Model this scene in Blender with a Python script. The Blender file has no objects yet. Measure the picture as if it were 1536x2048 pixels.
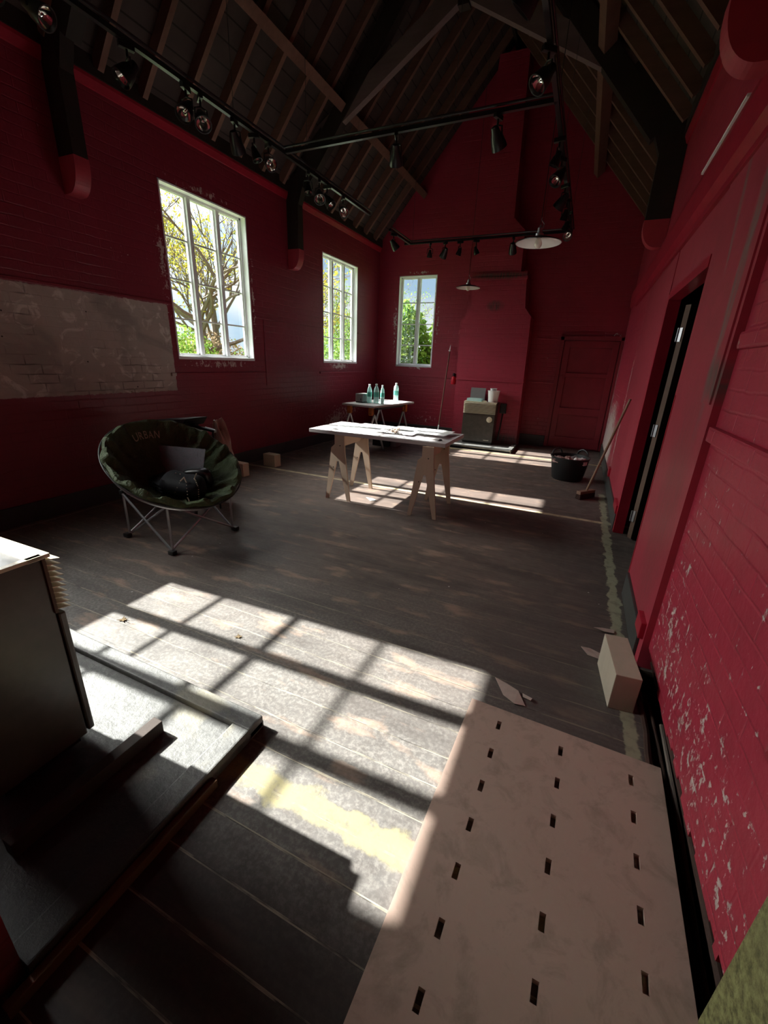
import bpy, bmesh, math, random
from mathutils import Vector, Matrix, Euler
random.seed(7)
PI = math.pi
scene = bpy.context.scene
COL = scene.collection
A_X, B_X, D_Y, N_Y = -4.193, 0.50, 8.732, -0.25      # inner faces: left, right, far, near
RIDGE_X, EAVE, SLOPE = -1.846, 3.66, 1.14
RIDGE_Z = EAVE + SLOPE * (RIDGE_X - A_X)

# ------------------------------------------------------------------ mesh helpers
def box(bm, lo, hi, rot=None, bev=0.0):
    c = [(lo[i] + hi[i]) / 2 for i in range(3)]
    s = [abs(hi[i] - lo[i]) for i in range(3)]
    M = Matrix.Translation(c) @ (rot.to_4x4() if rot else Matrix()) @ Matrix.Diagonal((s[0], s[1], s[2], 1))
    r = bmesh.ops.create_cube(bm, size=1.0, matrix=M)
    if bev > 0:
        es = list({e for v in r['verts'] for e in v.link_edges})
        bmesh.ops.bevel(bm, geom=es, offset=bev, segments=2, affect='EDGES', profile=0.6)
    return r['verts']

def frame_of(d):
    d = Vector(d).normalized()
    up = Vector((0, 0, 1)) if abs(d.z) < 0.95 else Vector((0, 1, 0))
    s = d.cross(up).normalized()
    return s, s.cross(d).normalized(), d

def beam(bm, p0, p1, w, h, up=None):
    """rectangular timber from p0 to p1; w across, h along up"""
    p0, p1 = Vector(p0), Vector(p1)
    d = (p1 - p0).normalized()
    if up is None:
        s, u, _ = frame_of(d)
    else:
        u = Vector(up).normalized(); s = d.cross(u).normalized(); u = s.cross(d).normalized()
    vs = []
    for p in (p0, p1):
        for a, b in ((-1, -1), (1, -1), (1, 1), (-1, 1)):
            vs.append(bm.verts.new(p + s * a * w / 2 + u * b * h / 2))
    for f in ((0, 1, 2, 3), (7, 6, 5, 4), (0, 4, 5, 1), (1, 5, 6, 2), (2, 6, 7, 3), (3, 7, 4, 0)):
        bm.faces.new([vs[i] for i in f])

def tube(bm, pts, r, n=10, cap=True, closed=False):
    pts = [Vector(p) for p in pts]
    rs = r if isinstance(r, (list, tuple)) else [r] * len(pts)
    rings = []
    s = None
    N = len(pts)
    for i, p in enumerate(pts):
        if closed:
            d = pts[(i + 1) % N] - pts[i - 1]
        elif i == 0: d = pts[1] - pts[0]
        elif i == N - 1: d = pts[-1] - pts[-2]
        else: d = pts[i + 1] - pts[i - 1]
        d.normalize()
        if s is None: s, u, _ = frame_of(d)
        else:
            s = (s - d * s.dot(d)).normalized(); u = s.cross(d).normalized()
        rings.append([bm.verts.new(p + (s * math.cos(2 * PI * k / n) + u * math.sin(2 * PI * k / n)) * rs[i]) for k in range(n)])
    M = N if closed else N - 1
    for i in range(M):
        a, b = rings[i], rings[(i + 1) % N]
        for k in range(n):
            bm.faces.new((a[k], a[(k + 1) % n], b[(k + 1) % n], b[k]))
    if cap and not closed:
        bm.faces.new(rings[0][::-1]); bm.faces.new(rings[-1])

def lathe(bm, prof, n=32, M=None, cap0=False, cap1=False):
    rings = []
    for r, z in prof:
        rings.append([bm.verts.new((max(r, 1e-5) * math.cos(2 * PI * k / n), max(r, 1e-5) * math.sin(2 * PI * k / n), z)) for k in range(n)])
    for a, b in zip(rings, rings[1:]):
        for k in range(n):
            bm.faces.new((a[k], a[(k + 1) % n], b[(k + 1) % n], b[k]))
    if cap0: bm.faces.new(rings[0][::-1])
    if cap1: bm.faces.new(rings[-1])
    if M is not None:
        for rg in rings:
            for v in rg: v.co = M @ v.co

def prism(bm, poly, axis, t0, t1):
    """extrude polygon (2D list) along axis from t0 to t1; axis 'x': (y,z), 'y': (x,z), 'z': (x,y)"""
    def P(a, b, t):
        return (t, a, b) if axis == 'x' else ((a, t, b) if axis == 'y' else (a, b, t))
    A = [bm.verts.new(P(a, b, t0)) for a, b in poly]
    B = [bm.verts.new(P(a, b, t1)) for a, b in poly]
    n = len(poly)
    bm.faces.new(A); bm.faces.new(B[::-1])
    for i in range(n):
        bm.faces.new((A[i], B[i], B[(i + 1) % n], A[(i + 1) % n]))

def NB(): return bmesh.new()

def obj(name, bm, mat, parent=None, smooth=False, loc=None, rot=None, keep=False):
    bmesh.ops.recalc_face_normals(bm, faces=bm.faces)
    me = bpy.data.meshes.new(name)
    bm.to_mesh(me); bm.free()
    if smooth:
        for p in me.polygons: p.use_smooth = True
        try: me.set_sharp_from_angle(angle=math.radians(40))
        except Exception: pass
    if mat is not None: me.materials.append(mat)
    o = bpy.data.objects.new(name, me)
    COL.objects.link(o)
    if loc is not None: o.location = loc
    if rot is not None: o.rotation_euler = rot
    if parent is not None: o.parent = parent
    return o

def tag(o, label, cat, group=None, kind=None):
    o['label'] = label; o['category'] = cat
    if group: o['group'] = group
    if kind: o['kind'] = kind
    return o

def thing(name, label, cat, loc=(0, 0, 0), rot=(0, 0, 0), group=None):
    o = bpy.data.objects.new(name, None)
    o.empty_display_size = 0.1
    COL.objects.link(o)
    o.location = loc; o.rotation_euler = rot
    return tag(o, label, cat, group)

def struct(name, bm, m, parent=None, smooth=False):
    o = obj(name, bm, m, parent, smooth)
    if parent is None: o['kind'] = 'structure'
    return o

def sempty(name, loc=(0, 0, 0), rot=(0, 0, 0)):
    o = bpy.data.objects.new(name, None); COL.objects.link(o)
    o.location = loc; o.rotation_euler = rot; o['kind'] = 'structure'
    return o

def dup(root, loc, rot, label, group=None):
    r = root.copy(); COL.objects.link(r); r.location = loc; r.rotation_euler = rot
    r['label'] = label
    if group: r['group'] = group
    for ch in list(root.children):
        c = ch.copy(); COL.objects.link(c); c.parent = r
        for g in list(ch.children):
            d = g.copy(); COL.objects.link(d); d.parent = c
    return r

# ------------------------------------------------------------------ node helpers
class NT:
    def __init__(self, name):
        self.m = bpy.data.materials.new(name); self.m.use_nodes = True
        self.t = self.m.node_tree; self.t.nodes.clear()
        self.out = self.n('ShaderNodeOutputMaterial')
    def n(self, typ, **kw):
        nd = self.t.nodes.new(typ)
        for k, v in kw.items(): setattr(nd, k, v)
        return nd
    def l(self, a, b): self.t.links.new(a, b)
    def put(self, inp, v):
        if isinstance(v, bpy.types.NodeSocket): self.l(v, inp)
        elif isinstance(v, (tuple, list)):
            inp.default_value = (tuple(v) + (1,))[:4] if inp.type == 'RGBA' else tuple(v)[:3]
        else: inp.default_value = v
    def math(self, op, a, b=0.0, c=None, clamp=False):
        nd = self.n('ShaderNodeMath', operation=op, use_clamp=clamp)
        self.put(nd.inputs[0], a); self.put(nd.inputs[1], b)
        if c is not None: self.put(nd.inputs[2], c)
        return nd.outputs[0]
    def coord(self, kind='Object'):
        return self.n('ShaderNodeTexCoord').outputs[kind]
    def sep(self, v):
        nd = self.n('ShaderNodeSeparateXYZ'); self.l(v, nd.inputs[0]); return nd.outputs
    def comb(self, x, y, z=0.0):
        nd = self.n('ShaderNodeCombineXYZ')
        for i, v in enumerate((x, y, z)): self.put(nd.inputs[i], v)
        return nd.outputs[0]
    def noise(self, vec, scale=5, detail=4, rough=0.55, dist=0.0, out='Fac'):
        nd = self.n('ShaderNodeTexNoise'); self.l(vec, nd.inputs['Vector'])
        nd.inputs['Scale'].default_value = scale; nd.inputs['Detail'].default_value = detail
        nd.inputs['Roughness'].default_value = rough; nd.inputs['Distortion'].default_value = dist
        return nd.outputs[0 if out == 'Fac' else 1]
    def ramp(self, fac, stops, interp='LINEAR'):
        nd = self.n('ShaderNodeValToRGB'); cr = nd.color_ramp; cr.interpolation = interp
        while len(cr.elements) < len(stops): cr.elements.new(0.5)
        for e, (p, c) in zip(cr.elements, stops):
            e.position = p; e.color = (c, c, c, 1) if isinstance(c, (int, float)) else (tuple(c) + (1,))[:4]
        self.l(fac, nd.inputs[0]); return nd.outputs[0]
    def mix(self, fac, a, b, mode='MIX'):
        nd = self.n('ShaderNodeMix', data_type='RGBA', blend_type=mode, clamp_factor=True)
        self.put(nd.inputs[0], fac); self.put(nd.inputs[6], a); self.put(nd.inputs[7], b)
        return nd.outputs[2]
    def step(self, v, e, w=0.02):
        nd = self.n('ShaderNodeMapRange', interpolation_type='SMOOTHSTEP')
        self.put(nd.inputs[0], v); self.put(nd.inputs[1], e if isinstance(e, bpy.types.NodeSocket) else e - w)
        self.put(nd.inputs[2], self.math('ADD', e, w) if isinstance(e, bpy.types.NodeSocket) else e + w)
        return nd.outputs[0]
    def band(self, v, a, b, w=0.01):
        return self.math('MULTIPLY', self.step(v, a, w), self.math('SUBTRACT', 1.0, self.step(v, b, w)))
    def bump(self, h, strength=0.5, dist=0.01, normal=None):
        nd = self.n('ShaderNodeBump'); self.put(nd.inputs['Height'], h)
        nd.inputs['Strength'].default_value = strength; nd.inputs['Distance'].default_value = dist
        if normal is not None: self.l(normal, nd.inputs['Normal'])
        return nd.outputs[0]
    def bsdf(self, color, rough=0.6, metal=0.0, normal=None, spec=0.5, **kw):
        p = self.n('ShaderNodeBsdfPrincipled')
        self.put(p.inputs['Base Color'], color); self.put(p.inputs['Roughness'], rough); self.put(p.inputs['Metallic'], metal)
        p.inputs['Specular IOR Level'].default_value = spec
        if normal is not None: self.l(normal, p.inputs['Normal'])
        for k, v in kw.items(): self.put(p.inputs[k.replace('_', ' ')], v)
        self.l(p.outputs[0], self.out.inputs[0])
        return self.m

def simple(name, col, rough=0.6, metal=0.0, var=0.12, scale=20, bump=0.0, spec=0.5, **kw):
    t = NT(name); c = t.coord()
    nz = t.noise(c, scale, 5)
    lo = tuple(max(0, x * (1 - var)) for x in col); hi = tuple(min(1, x * (1 + var)) for x in col)
    colr = t.mix(nz, lo, hi)
    nrm = t.bump(nz, bump, 0.01) if bump else None
    return t.bsdf(colr, rough, metal, nrm, spec, **kw)

RED_A, RED_B = (0.27, 0.018, 0.038), (0.38, 0.030, 0.058)

def red_wall(name, axes='yz', peel=(), base=0.0, patch=None, grime=0.25, rough=0.42, brick=True, thr=0.74, bstr=0.5, smear=None, cols=None):
    """painted brickwork: peel = list of (u, v, ru, rv, amount)"""
    t = NT(name); c = t.coord(); s = t.sep(c)
    d = {'x': s[0], 'y': s[1], 'z': s[2]}
    u, v = d[axes[0]], d[axes[1]]
    uv = t.comb(u, v)
    nbig = t.noise(uv, 1.3, 3)
    nmid = t.noise(uv, 7, 5, 0.6)
    ca, cb = cols or (RED_A, RED_B)
    col = t.mix(nbig, ca, cb)
    col = t.mix(t.math('MULTIPLY', t.ramp(nmid, [(0.45, 0), (0.75, 1)]), 0.35), col, (0.22, 0.03, 0.04))
    wob = t.noise(uv, 5, 2)
    uv2 = t.comb(u, t.math('ADD', v, t.math('MULTIPLY', t.math('SUBTRACT', wob, 0.5), 0.022)))
    show = t.ramp(t.noise(uv, 1.7, 4, 0.6), [(0.36, 0.12), (0.62, 1.0)])
    bk = t.n('ShaderNodeTexBrick'); t.l(uv2, bk.inputs['Vector'])
    bk.inputs['Scale'].default_value = 1.0; bk.inputs['Mortar Size'].default_value = 0.008
    bk.inputs['Mortar Smooth'].default_value = 1.0
    bk.inputs['Brick Width'].default_value = 0.23; bk.inputs['Row Height'].default_value = 0.077
    mort = bk.outputs['Fac']
    fine = t.noise(uv, 42, 6, 0.65)
    h = t.math('SUBTRACT', t.math('MULTIPLY', t.noise(uv, 16, 5), 0.6), t.math('MULTIPLY', t.math('MULTIPLY', mort, show), 0.5 if brick else 0.0))
    # broken horizontal joints that read as dark lines
    broken = t.ramp(t.noise(uv, 2.2, 3), [(0.5, 0), (0.62, 1)])
    if brick:
        col = t.mix(t.math('MULTIPLY', t.math('MULTIPLY', mort, broken), 0.3), col, (0.12, 0.008, 0.014))
    # flaking
    fall = base
    for (cu, cv, ru, rv, am) in peel:
        du = t.math('DIVIDE', t.math('SUBTRACT', u, cu), ru); dv = t.math('DIVIDE', t.math('SUBTRACT', v, cv), rv)
        r = t.math('SQRT', t.math('ADD', t.math('MULTIPLY', du, du), t.math('MULTIPLY', dv, dv)))
        f = t.math('MULTIPLY', t.math('SUBTRACT', 1.0, r, clamp=True), am)
        fall = t.math('ADD', f, fall)
    stretch = t.comb(t.math('MULTIPLY', u, 1.0), t.math('MULTIPLY', v, 0.55))
    pn = t.math('ADD', t.math('MULTIPLY', t.noise(stretch, 13, 8, 0.72), 0.8), t.math('MULTIPLY', t.noise(stretch, 2.7, 3), 0.2))
    pn = t.math('ADD', pn, t.math('MULTIPLY', mort, 0.05))
    pm = t.step(t.math('ADD', pn, fall), thr, 0.012)
    spk = t.step(t.math('ADD', t.noise(stretch, 34, 6, 0.7), t.math('MULTIPLY', fall, 0.9)), thr - 0.01, 0.01)
    pm = t.math('MAXIMUM', pm, t.math('MULTIPLY', spk, t.math('GREATER_THAN', fall, 0.012)))
    peelcol = t.mix(fine, (0.42, 0.30, 0.27), (0.78, 0.70, 0.66))
    col = t.mix(pm, col, peelcol)
    # grime near the floor
    g = t.math('MULTIPLY', t.math('SUBTRACT', 1.0, t.math('DIVIDE', v, 0.55), clamp=True), t.ramp(t.noise(uv, 4, 6), [(0.35, 0), (0.7, 1)]))
    col = t.mix(t.math('MULTIPLY', g, grime * 2.0, clamp=True), col, (0.055, 0.042, 0.04))
    if smear is not None:
        for (cu, cv, ru, rv, sl, cc) in smear:
            uu = t.math('SUBTRACT', t.math('SUBTRACT', u, cu), t.math('MULTIPLY', t.math('SUBTRACT', v, cv), sl))
            du = t.math('DIVIDE', uu, ru); dv = t.math('DIVIDE', t.math('SUBTRACT', v, cv), rv)
            r = t.math('ADD', t.math('MULTIPLY', du, du), t.math('MULTIPLY', dv, dv))
            st = t.noise(t.comb(t.math('MULTIPLY', uu, 14.0), t.math('MULTIPLY', v, 1.6)), 3, 5)
            f = t.math('MULTIPLY', t.math('SUBTRACT', 1.25, r, clamp=True), t.ramp(st, [(0.3, 0.1), (0.6, 1)]))
            col = t.mix(f, col, cc)
    if patch is not None:
        (u0, u1, v0, v1) = patch
        e = t.math('MULTIPLY', t.math('SUBTRACT', t.noise(uv, 20, 4), 0.5), 0.03)
        pu = t.math('ADD', u, e); pv = t.math('ADD', v, e)
        m = t.math('MULTIPLY', t.band(pu, u0, u1, 0.004), t.band(pv, v0, v1, 0.004))
        ga = t.mix(t.noise(uv, 2.6, 6, 0.6, 0.6), (0.36, 0.30, 0.265), (0.60, 0.53, 0.47))
        ga = t.mix(t.ramp(t.noise(uv, 6, 7, 0.6, 1.2), [(0.55, 0), (0.63, 0.8)]), ga, (0.74, 0.69, 0.63))
        ga = t.mix(t.ramp(t.noise(uv, 1.6, 4, 0.6, 0.5), [(0.5, 0), (0.6, 0.55)]), ga, (0.27, 0.24, 0.22))
        ga = t.mix(t.math('MULTIPLY', t.math('MULTIPLY', mort, broken), 0.75), ga, (0.05, 0.04, 0.035))
        dots = t.n('ShaderNodeTexVoronoi'); t.l(uv, dots.inputs['Vector']); dots.inputs['Scale'].default_value = 7
        ga = t.mix(t.math('LESS_THAN', dots.outputs['Distance'], 0.05), ga, (0.05, 0.04, 0.035))
        col = t.mix(m, col, ga)
        rg = t.math('ADD', t.math('MULTIPLY', m, 0.4), rough)
    else:
        rg = rough
    h2 = t.math('SUBTRACT', h, t.math('MULTIPLY', pm, 0.35))
    n1 = t.bump(h2, bstr, 0.010)
    n2 = t.bump(fine, 0.35, 0.0025, n1)
    return t.bsdf(col, rg, 0, n2, 0.45)

# ------------------------------------------------------------------ materials
M = {}
M['wall_left'] = red_wall('red_paint_left_shaded', 'yz', cols=((0.20, 0.016, 0.034), (0.27, 0.026, 0.046)), peel=[(4.2, 1.34, 0.8, .10, .22), (7.1, 1.33, 0.6, .12, .27), (2.9, 2.3, 1.0, .5, .06), (3.53, 2.3, .10, .95, .2), (6.9, .35, .8, .35, .2), (7.6, .5, .9, .35, .18), (4.87, 2.2, .07, 1.0, .2), (4.1, 3.12, .85, .07, .2), (2.6, 3.0, .6, .3, .07)],  # same red paint, darkened to stand in for the shade on this wall
                          patch=(-1, 3.51, 1.045, 1.925), thr=0.72)
M['wall_end'] = red_wall('red_paint_end', 'xz', peel=[(-3.80, 2.2, .09, .9, .24), (-2.88, 2.2, .08, .9, .22), (-3.3, 3.11, .5, .05, .24), (-3.3, 1.34, .5, .05, .2), (-3.0, .3, .9, .25, .15), (.3, 2.03, .35, .06, .2), (-.69, 1.6, .06, .06, .2), (-.69, .5, .06, .08, .2)], thr=0.73)
M['wall_near'] = red_wall('red_paint_near', 'xz', thr=0.76)
M['brick_right'] = red_wall('red_paint_right_brick_lit', 'yz', cols=((0.34, 0.022, 0.046), (0.47, 0.040, 0.074)), peel=[(2.1, .75, .6, .75, .095), (1.5, .25, 1.6, .35, .12), (1.2, .7, 1.1, .8, .06), (2.12, 1.55, .12, .1, .1), (7.7, .35, 1.8, 1.0, .36), (8.65, 1.3, .2, 1.8, .22), (6.12, 1.0, .12, 1.8, .2)], thr=0.70, bstr=0.55, grime=0.05, rough=0.36)  # same red paint, lightened to stand in for daylight on this wall
M['panel'] = red_wall('red_paint_panel', 'yz', cols=((0.33, 0.030, 0.052), (0.42, 0.045, 0.072)), brick=False, thr=0.80, rough=0.4, bstr=0.12, grime=0.0,
                      smear=[(2.33, 1.95, 0.055, 0.85, -0.02, (0.20, 0.13, 0.12)), (2.25, 1.42, .13, .10, 0.25, (0.10, 0.085, 0.075)), (2.66, 2.2, .03, .35, 0.2, (0.24, 0.13, 0.12)), (2.5, .75, .28, .65, 0.0, (0.27, 0.045, 0.055))])
M['red_trim'] = simple('red_gloss_trim', (0.36, 0.014, 0.034), 0.32, var=0.25, scale=9, bump=0.15)
M['red_door'] = simple('red_door_paint', (0.24, 0.016, 0.030), 0.5, var=0.3, scale=5, bump=0.1)
M['chimney'] = red_wall('red_paint_chimney', 'xz', thr=0.75, peel=[(-1.7, 2.9, .5, .05, .05)], smear=[(-1.65, 2.92, .55, .06, 0, (0.045, 0.04, 0.03)), (-1.68, 2.45, .16, .09, 0, (0.07, 0.03, 0.03)), (-1.2, .1, .3, .12, 0, (0.06, .04, .04))])
M['corbel'] = simple('red_corbel_paint', (0.40, 0.035, 0.055), 0.5, var=0.15)

def wood(name, a, b, axis='x', rough=0.7, scale=1.0, bump=0.25):
    t = NT(name); c = t.coord(); s = t.sep(c)
    k = {'x': (1.5, 18, 18), 'y': (18, 1.5, 18), 'z': (18, 18, 1.5)}[axis]
    v = t.comb(*(t.math('MULTIPLY', s[i], k[i] * scale) for i in range(3)))
    n1 = t.noise(v, 1.2, 6, 0.6, 0.4)
    col = t.mix(n1, a, b)
    col = t.mix(t.ramp(t.noise(c, 3, 4), [(0.5, 0), (0.8, 0.5)]), col, tuple(x * 0.55 for x in a))
    return t.bsdf(col, rough, 0, t.bump(n1, bump, 0.004), 0.3)

M['rafter'] = wood('rafter_timber', (0.10, 0.045, 0.032), (0.20, 0.095, 0.068), 'x')
M['truss'] = wood('truss_timber', (0.014, 0.009, 0.007), (0.032, 0.019, 0.014), 'x')
M['brace'] = wood('truss_brace_timber', (0.10, 0.060, 0.060), (0.18, 0.115, 0.115), 'x')

def roof_mat():
    t = NT('roof_boarding'); c = t.coord(); s = t.sep(c)
    fr = t.math('FRACT', t.math('DIVIDE', s[2], 0.125))
    wob = t.noise(c, 3, 3)
    line = t.math('LESS_THAN', t.math('ADD', fr, t.math('MULTIPLY', wob, 0.04)), 0.1)
    n = t.noise(c, 6, 5)
    col = t.mix(n, (0.042, 0.029, 0.026), (0.080, 0.055, 0.049))
    col = t.mix(t.math('MULTIPLY', line, 0.75), col, (0.012, 0.009, 0.008))
    return t.bsdf(col, 0.85, 0, t.bump(t.math('SUBTRACT', n, line), 0.5, 0.006), 0.2)
M['roof'] = roof_mat()

def floor_mat():
    t = NT('worn_floorboards'); c = t.coord(); s = t.sep(c); x, y = s[0], s[1]
    xy = t.comb(x, y)
    W = 0.135
    idx = t.math('FLOOR', t.math('DIVIDE', y, W)); fr = t.math('FRACT', t.math('DIVIDE', y, W))
    edge = t.math('MINIMUM', fr, t.math('SUBTRACT', 1.0, fr))
    bw = t.n('ShaderNodeTexWhiteNoise', noise_dimensions='1D'); t.l(idx, bw.inputs['W'])
    grain = t.noise(t.comb(t.math('MULTIPLY', x, 1.6), t.math('MULTIPLY', y, 22)), 2.0, 7, 0.65, 0.3)
    fine = t.noise(xy, 55, 6, 0.7)
    mot = t.noise(xy, 9, 7, 0.65, 0.4)
    big = t.noise(xy, 0.9, 4, 0.55)
    # brown mid-room, greyer towards the near end
    ny = t.math('ADD', y, t.math('MULTIPLY', t.math('SUBTRACT', big, 0.5), 2.2))
    grey = t.math('SUBTRACT', 1.0, t.step(ny, 2.0, 1.1))
    brown = t.mix(grain, (0.085, 0.062, 0.052), (0.20, 0.150, 0.128))
    greyc = t.mix(mot, (0.055, 0.052, 0.050), (0.160, 0.150, 0.139))
    greyc = t.mix(t.ramp(t.noise(xy, 24, 8, 0.75, 0.8), [(0.46, 0.0), (0.60, 0.75)]), greyc, (0.10, 0.098, 0.095))
    greyc = t.mix(t.ramp(fine, [(0.45, 0.0), (0.62, 0.7)]), greyc, (0.235, 0.222, 0.205))
    col = t.mix(t.math('MULTIPLY', grey, 0.85), brown, greyc)
    col = t.mix(t.ramp(t.noise(t.comb(t.math('MULTIPLY', x, 0.5), t.math('MULTIPLY', y, 2.2)), 2.4, 6, 0.6), [(0.45, 0), (0.7, 0.62)]), col, (0.045, 0.037, 0.034))
    # pinkish-rust worn patches
    col = t.mix(t.ramp(t.noise(t.comb(t.math('MULTIPLY', x, 0.8), t.math('MULTIPLY', y, 2.5)), 3.3, 6), [(0.56, 0), (0.68, 0.5)]), col, (0.42, 0.28, 0.20))
    # dark stained zone along the right side
    dz = t.math('MULTIPLY', t.step(t.math('ADD', x, t.math('MULTIPLY', t.math('SUBTRACT', big, 0.5), 1.2)), -0.15, 0.5), 0.62)
    col = t.mix(dz, col, t.mix(grain, (0.035, 0.03, 0.028), (0.12, 0.105, 0.10)))
    # shade painted into the boards at the near end
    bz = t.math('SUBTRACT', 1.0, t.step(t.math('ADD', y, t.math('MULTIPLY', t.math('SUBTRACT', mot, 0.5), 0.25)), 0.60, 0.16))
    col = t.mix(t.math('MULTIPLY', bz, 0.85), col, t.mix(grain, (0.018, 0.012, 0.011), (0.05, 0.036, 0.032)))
    # pale specks of plaster
    vo = t.n('ShaderNodeTexVoronoi'); t.l(xy, vo.inputs['Vector']); vo.inputs['Scale'].default_value = 9
    vo.inputs['Randomness'].default_value = 1
    wn = t.n('ShaderNodeTexWhiteNoise', noise_dimensions='3D'); t.l(vo.outputs['Position'], wn.inputs['Vector'])
    sp = t.math('MULTIPLY', t.math('LESS_THAN', vo.outputs['Distance'], 0.055), t.math('GREATER_THAN', wn.outputs[0], 0.8))
    col = t.mix(t.math('MULTIPLY', sp, 0.7), col, (0.55, 0.52, 0.48))
    # pale lines between boards, dark where the joint is open
    jn = t.noise(t.comb(t.math('MULTIPLY', x, 2.0), idx), 2.3, 4)
    pale = t.math('MULTIPLY', t.math('LESS_THAN', edge, 0.028), t.ramp(jn, [(0.42, 0), (0.55, 0.65)]))
    col = t.mix(t.math('MULTIPLY', pale, grey), col, (0.42, 0.37, 0.27))
    dark = t.math('MULTIPLY', t.math('LESS_THAN', edge, 0.018), t.ramp(jn, [(0.36, 0.8), (0.5, 0.15)]))
    col = t.mix(dark, col, (0.03, 0.024, 0.02))
    # old glue lines
    def glue(mask, colr, k=1.0):
        nonlocal col
        nn = t.noise(xy, 14, 6, 0.6)
        col = t.mix(t.math('MULTIPLY', t.math('MULTIPLY', mask, t.ramp(nn, [(0.28, 0.35), (0.5, 1)])), k), col, colr)
    e1 = t.math('MULTIPLY', t.math('SUBTRACT', t.noise(t.comb(t.math('MULTIPLY', x, 1.0), 0.3), 6, 5), 0.5), 0.035)
    e2 = t.math('MULTIPLY', t.math('SUBTRACT', t.noise(xy, 9, 6, 0.6), 0.5), 0.11)
    glue(t.band(t.math('ADD', y, e1), 4.445, 4.505, 0.006), (0.50, 0.42, 0.27))
    glue(t.math('MULTIPLY', t.band(t.math('ADD', y, t.math('MULTIPLY', e2, 1.3)), 0.785, 0.875, 0.012), t.ramp(t.noise(xy, 20, 6, 0.7), [(0.32, 0.2), (0.5, 1)])), (0.27, 0.235, 0.125))
    glue(t.math('MULTIPLY', t.band(t.math('ADD', x, e2), 0.40, 0.462, 0.006), t.step(t.math('SUBTRACT', 5.6, y), 0, 0.05)), (0.30, 0.29, 0.20))
    glue(t.math('MULTIPLY', t.band(t.math('ADD', x, e1), -4.13, -4.11, 0.006), 1.0), (0.36, 0.31, 0.24), 0.8)
    glue(t.band(t.math('ADD', y, e2), 7.35, 7.44, 0.01), (0.45, 0.40, 0.2), 0.6)
    nrm = t.bump(t.math('ADD', t.math('MULTIPLY', grain, 0.4), t.math('SUBTRACT', 0.3, t.math('MULTIPLY', t.math('LESS_THAN', edge, 0.02), 0.6))), 0.35, 0.006)
    nrm = t.bump(fine, 0.3, 0.002, nrm)
    rg = t.ramp(mot, [(0.3, 0.42), (0.7, 0.68)])
    return t.bsdf(col, rg, 0, nrm, 0.35)
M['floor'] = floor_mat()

def mdf_mat():
    t = NT('mdf_sheet'); c = t.coord(); s = t.sep(c); xy = t.comb(s[0], s[1])
    col = t.mix(t.noise(xy, 2.3, 5), (0.39, 0.275, 0.225), (0.49, 0.36, 0.30))
    col = t.mix(t.ramp(t.noise(xy, 9, 8, 0.7, 0.5), [(0.5, 0), (0.66, 0.6)]), col, (0.25, 0.19, 0.155))
    col = t.mix(t.ramp(t.noise(xy, 60, 4), [(0.5, 0), (0.9, 0.25)]), col, (0.50, 0.38, 0.31))
    # faint drawn ring
    du = t.math('SUBTRACT', s[0], 0.245); dv = t.math('SUBTRACT', s[1], 1.035)
    r = t.math('SQRT', t.math('ADD', t.math('MULTIPLY', du, du), t.math('MULTIPLY', dv, dv)))
    ring = t.math('MULTIPLY', t.band(r, 0.086, 0.0885, 0.0012), t.ramp(t.noise(xy, 5, 2), [(0.35, 0.1), (0.5, 0.8)]))
    col = t.mix(ring, col, (0.17, 0.10, 0.075))
    vo = t.n('ShaderNodeTexVoronoi'); t.l(xy, vo.inputs['Vector']); vo.inputs['Scale'].default_value = 5
    col = t.mix(t.math('LESS_THAN', vo.outputs['Distance'], 0.022), col, (0.06, 0.045, 0.04))
    return t.bsdf(col, 0.6, 0, t.bump(t.noise(xy, 80, 3), 0.1, 0.002), 0.3)
M['mdf'] = mdf_mat()

def concrete_mat():
    t = NT('hearth_concrete'); c = t.coord()
    a = t.noise(c, 5, 8, 0.65); b = t.noise(c, 45, 6, 0.7)
    s_ = t.sep(c)
    col = t.mix(a, (0.045, 0.044, 0.043), (0.135, 0.132, 0.127))
    col = t.mix(t.ramp(b, [(0.4, 0), (0.75, 0.5)]), col, (0.22, 0.215, 0.20))
    col = t.mix(t.ramp(t.noise(c, 3.5, 6), [(0.56, 0), (0.66, 0.5)]), col, (0.30, 0.27, 0.19))
    near_shade = t.math('MULTIPLY', t.math('SUBTRACT', 1.0, t.step(t.math('ADD', s_[1], t.math('MULTIPLY', a, 0.4)), 0.82, 0.12)), 0.85)  # heater's shade painted into the concrete, darker towards the near end
    col = t.mix(near_shade, col, (0.022, 0.020, 0.020))
    vo = t.n('ShaderNodeTexVoronoi'); t.l(c, vo.inputs['Vector']); vo.inputs['Scale'].default_value = 11
    col = t.mix(t.math('LESS_THAN', vo.outputs['Distance'], 0.06), col, (0.05, 0.045, 0.04))
    return t.bsdf(col, 0.55, 0, t.bump(t.math('ADD', a, t.math('MULTIPLY', b, 0.4)), 0.6, 0.012), 0.4)
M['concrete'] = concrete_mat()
def rough_green():
    t = NT('yellow_green_wall_paint'); c = t.coord()
    a = t.noise(c, 38, 8, 0.7); b = t.noise(c, 7, 5)
    col = t.mix(t.ramp(a, [(0.38, 0), (0.62, 1)]), (0.13, 0.125, 0.05), (0.40, 0.40, 0.17))
    col = t.mix(t.ramp(b, [(0.5, 0), (0.7, 0.5)]), col, (0.30, 0.28, 0.13))
    return t.bsdf(col, 0.75, 0, t.bump(a, 1.0, 0.01), 0.3)
M['plaster_green'] = rough_green()
M['white'] = simple('white_window_paint', (0.86, 0.87, 0.88), 0.45, var=0.05)
M['skirt'] = simple('dark_grey_skirting_paint', (0.045, 0.046, 0.045), 0.45, var=0.4, scale=8)
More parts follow.
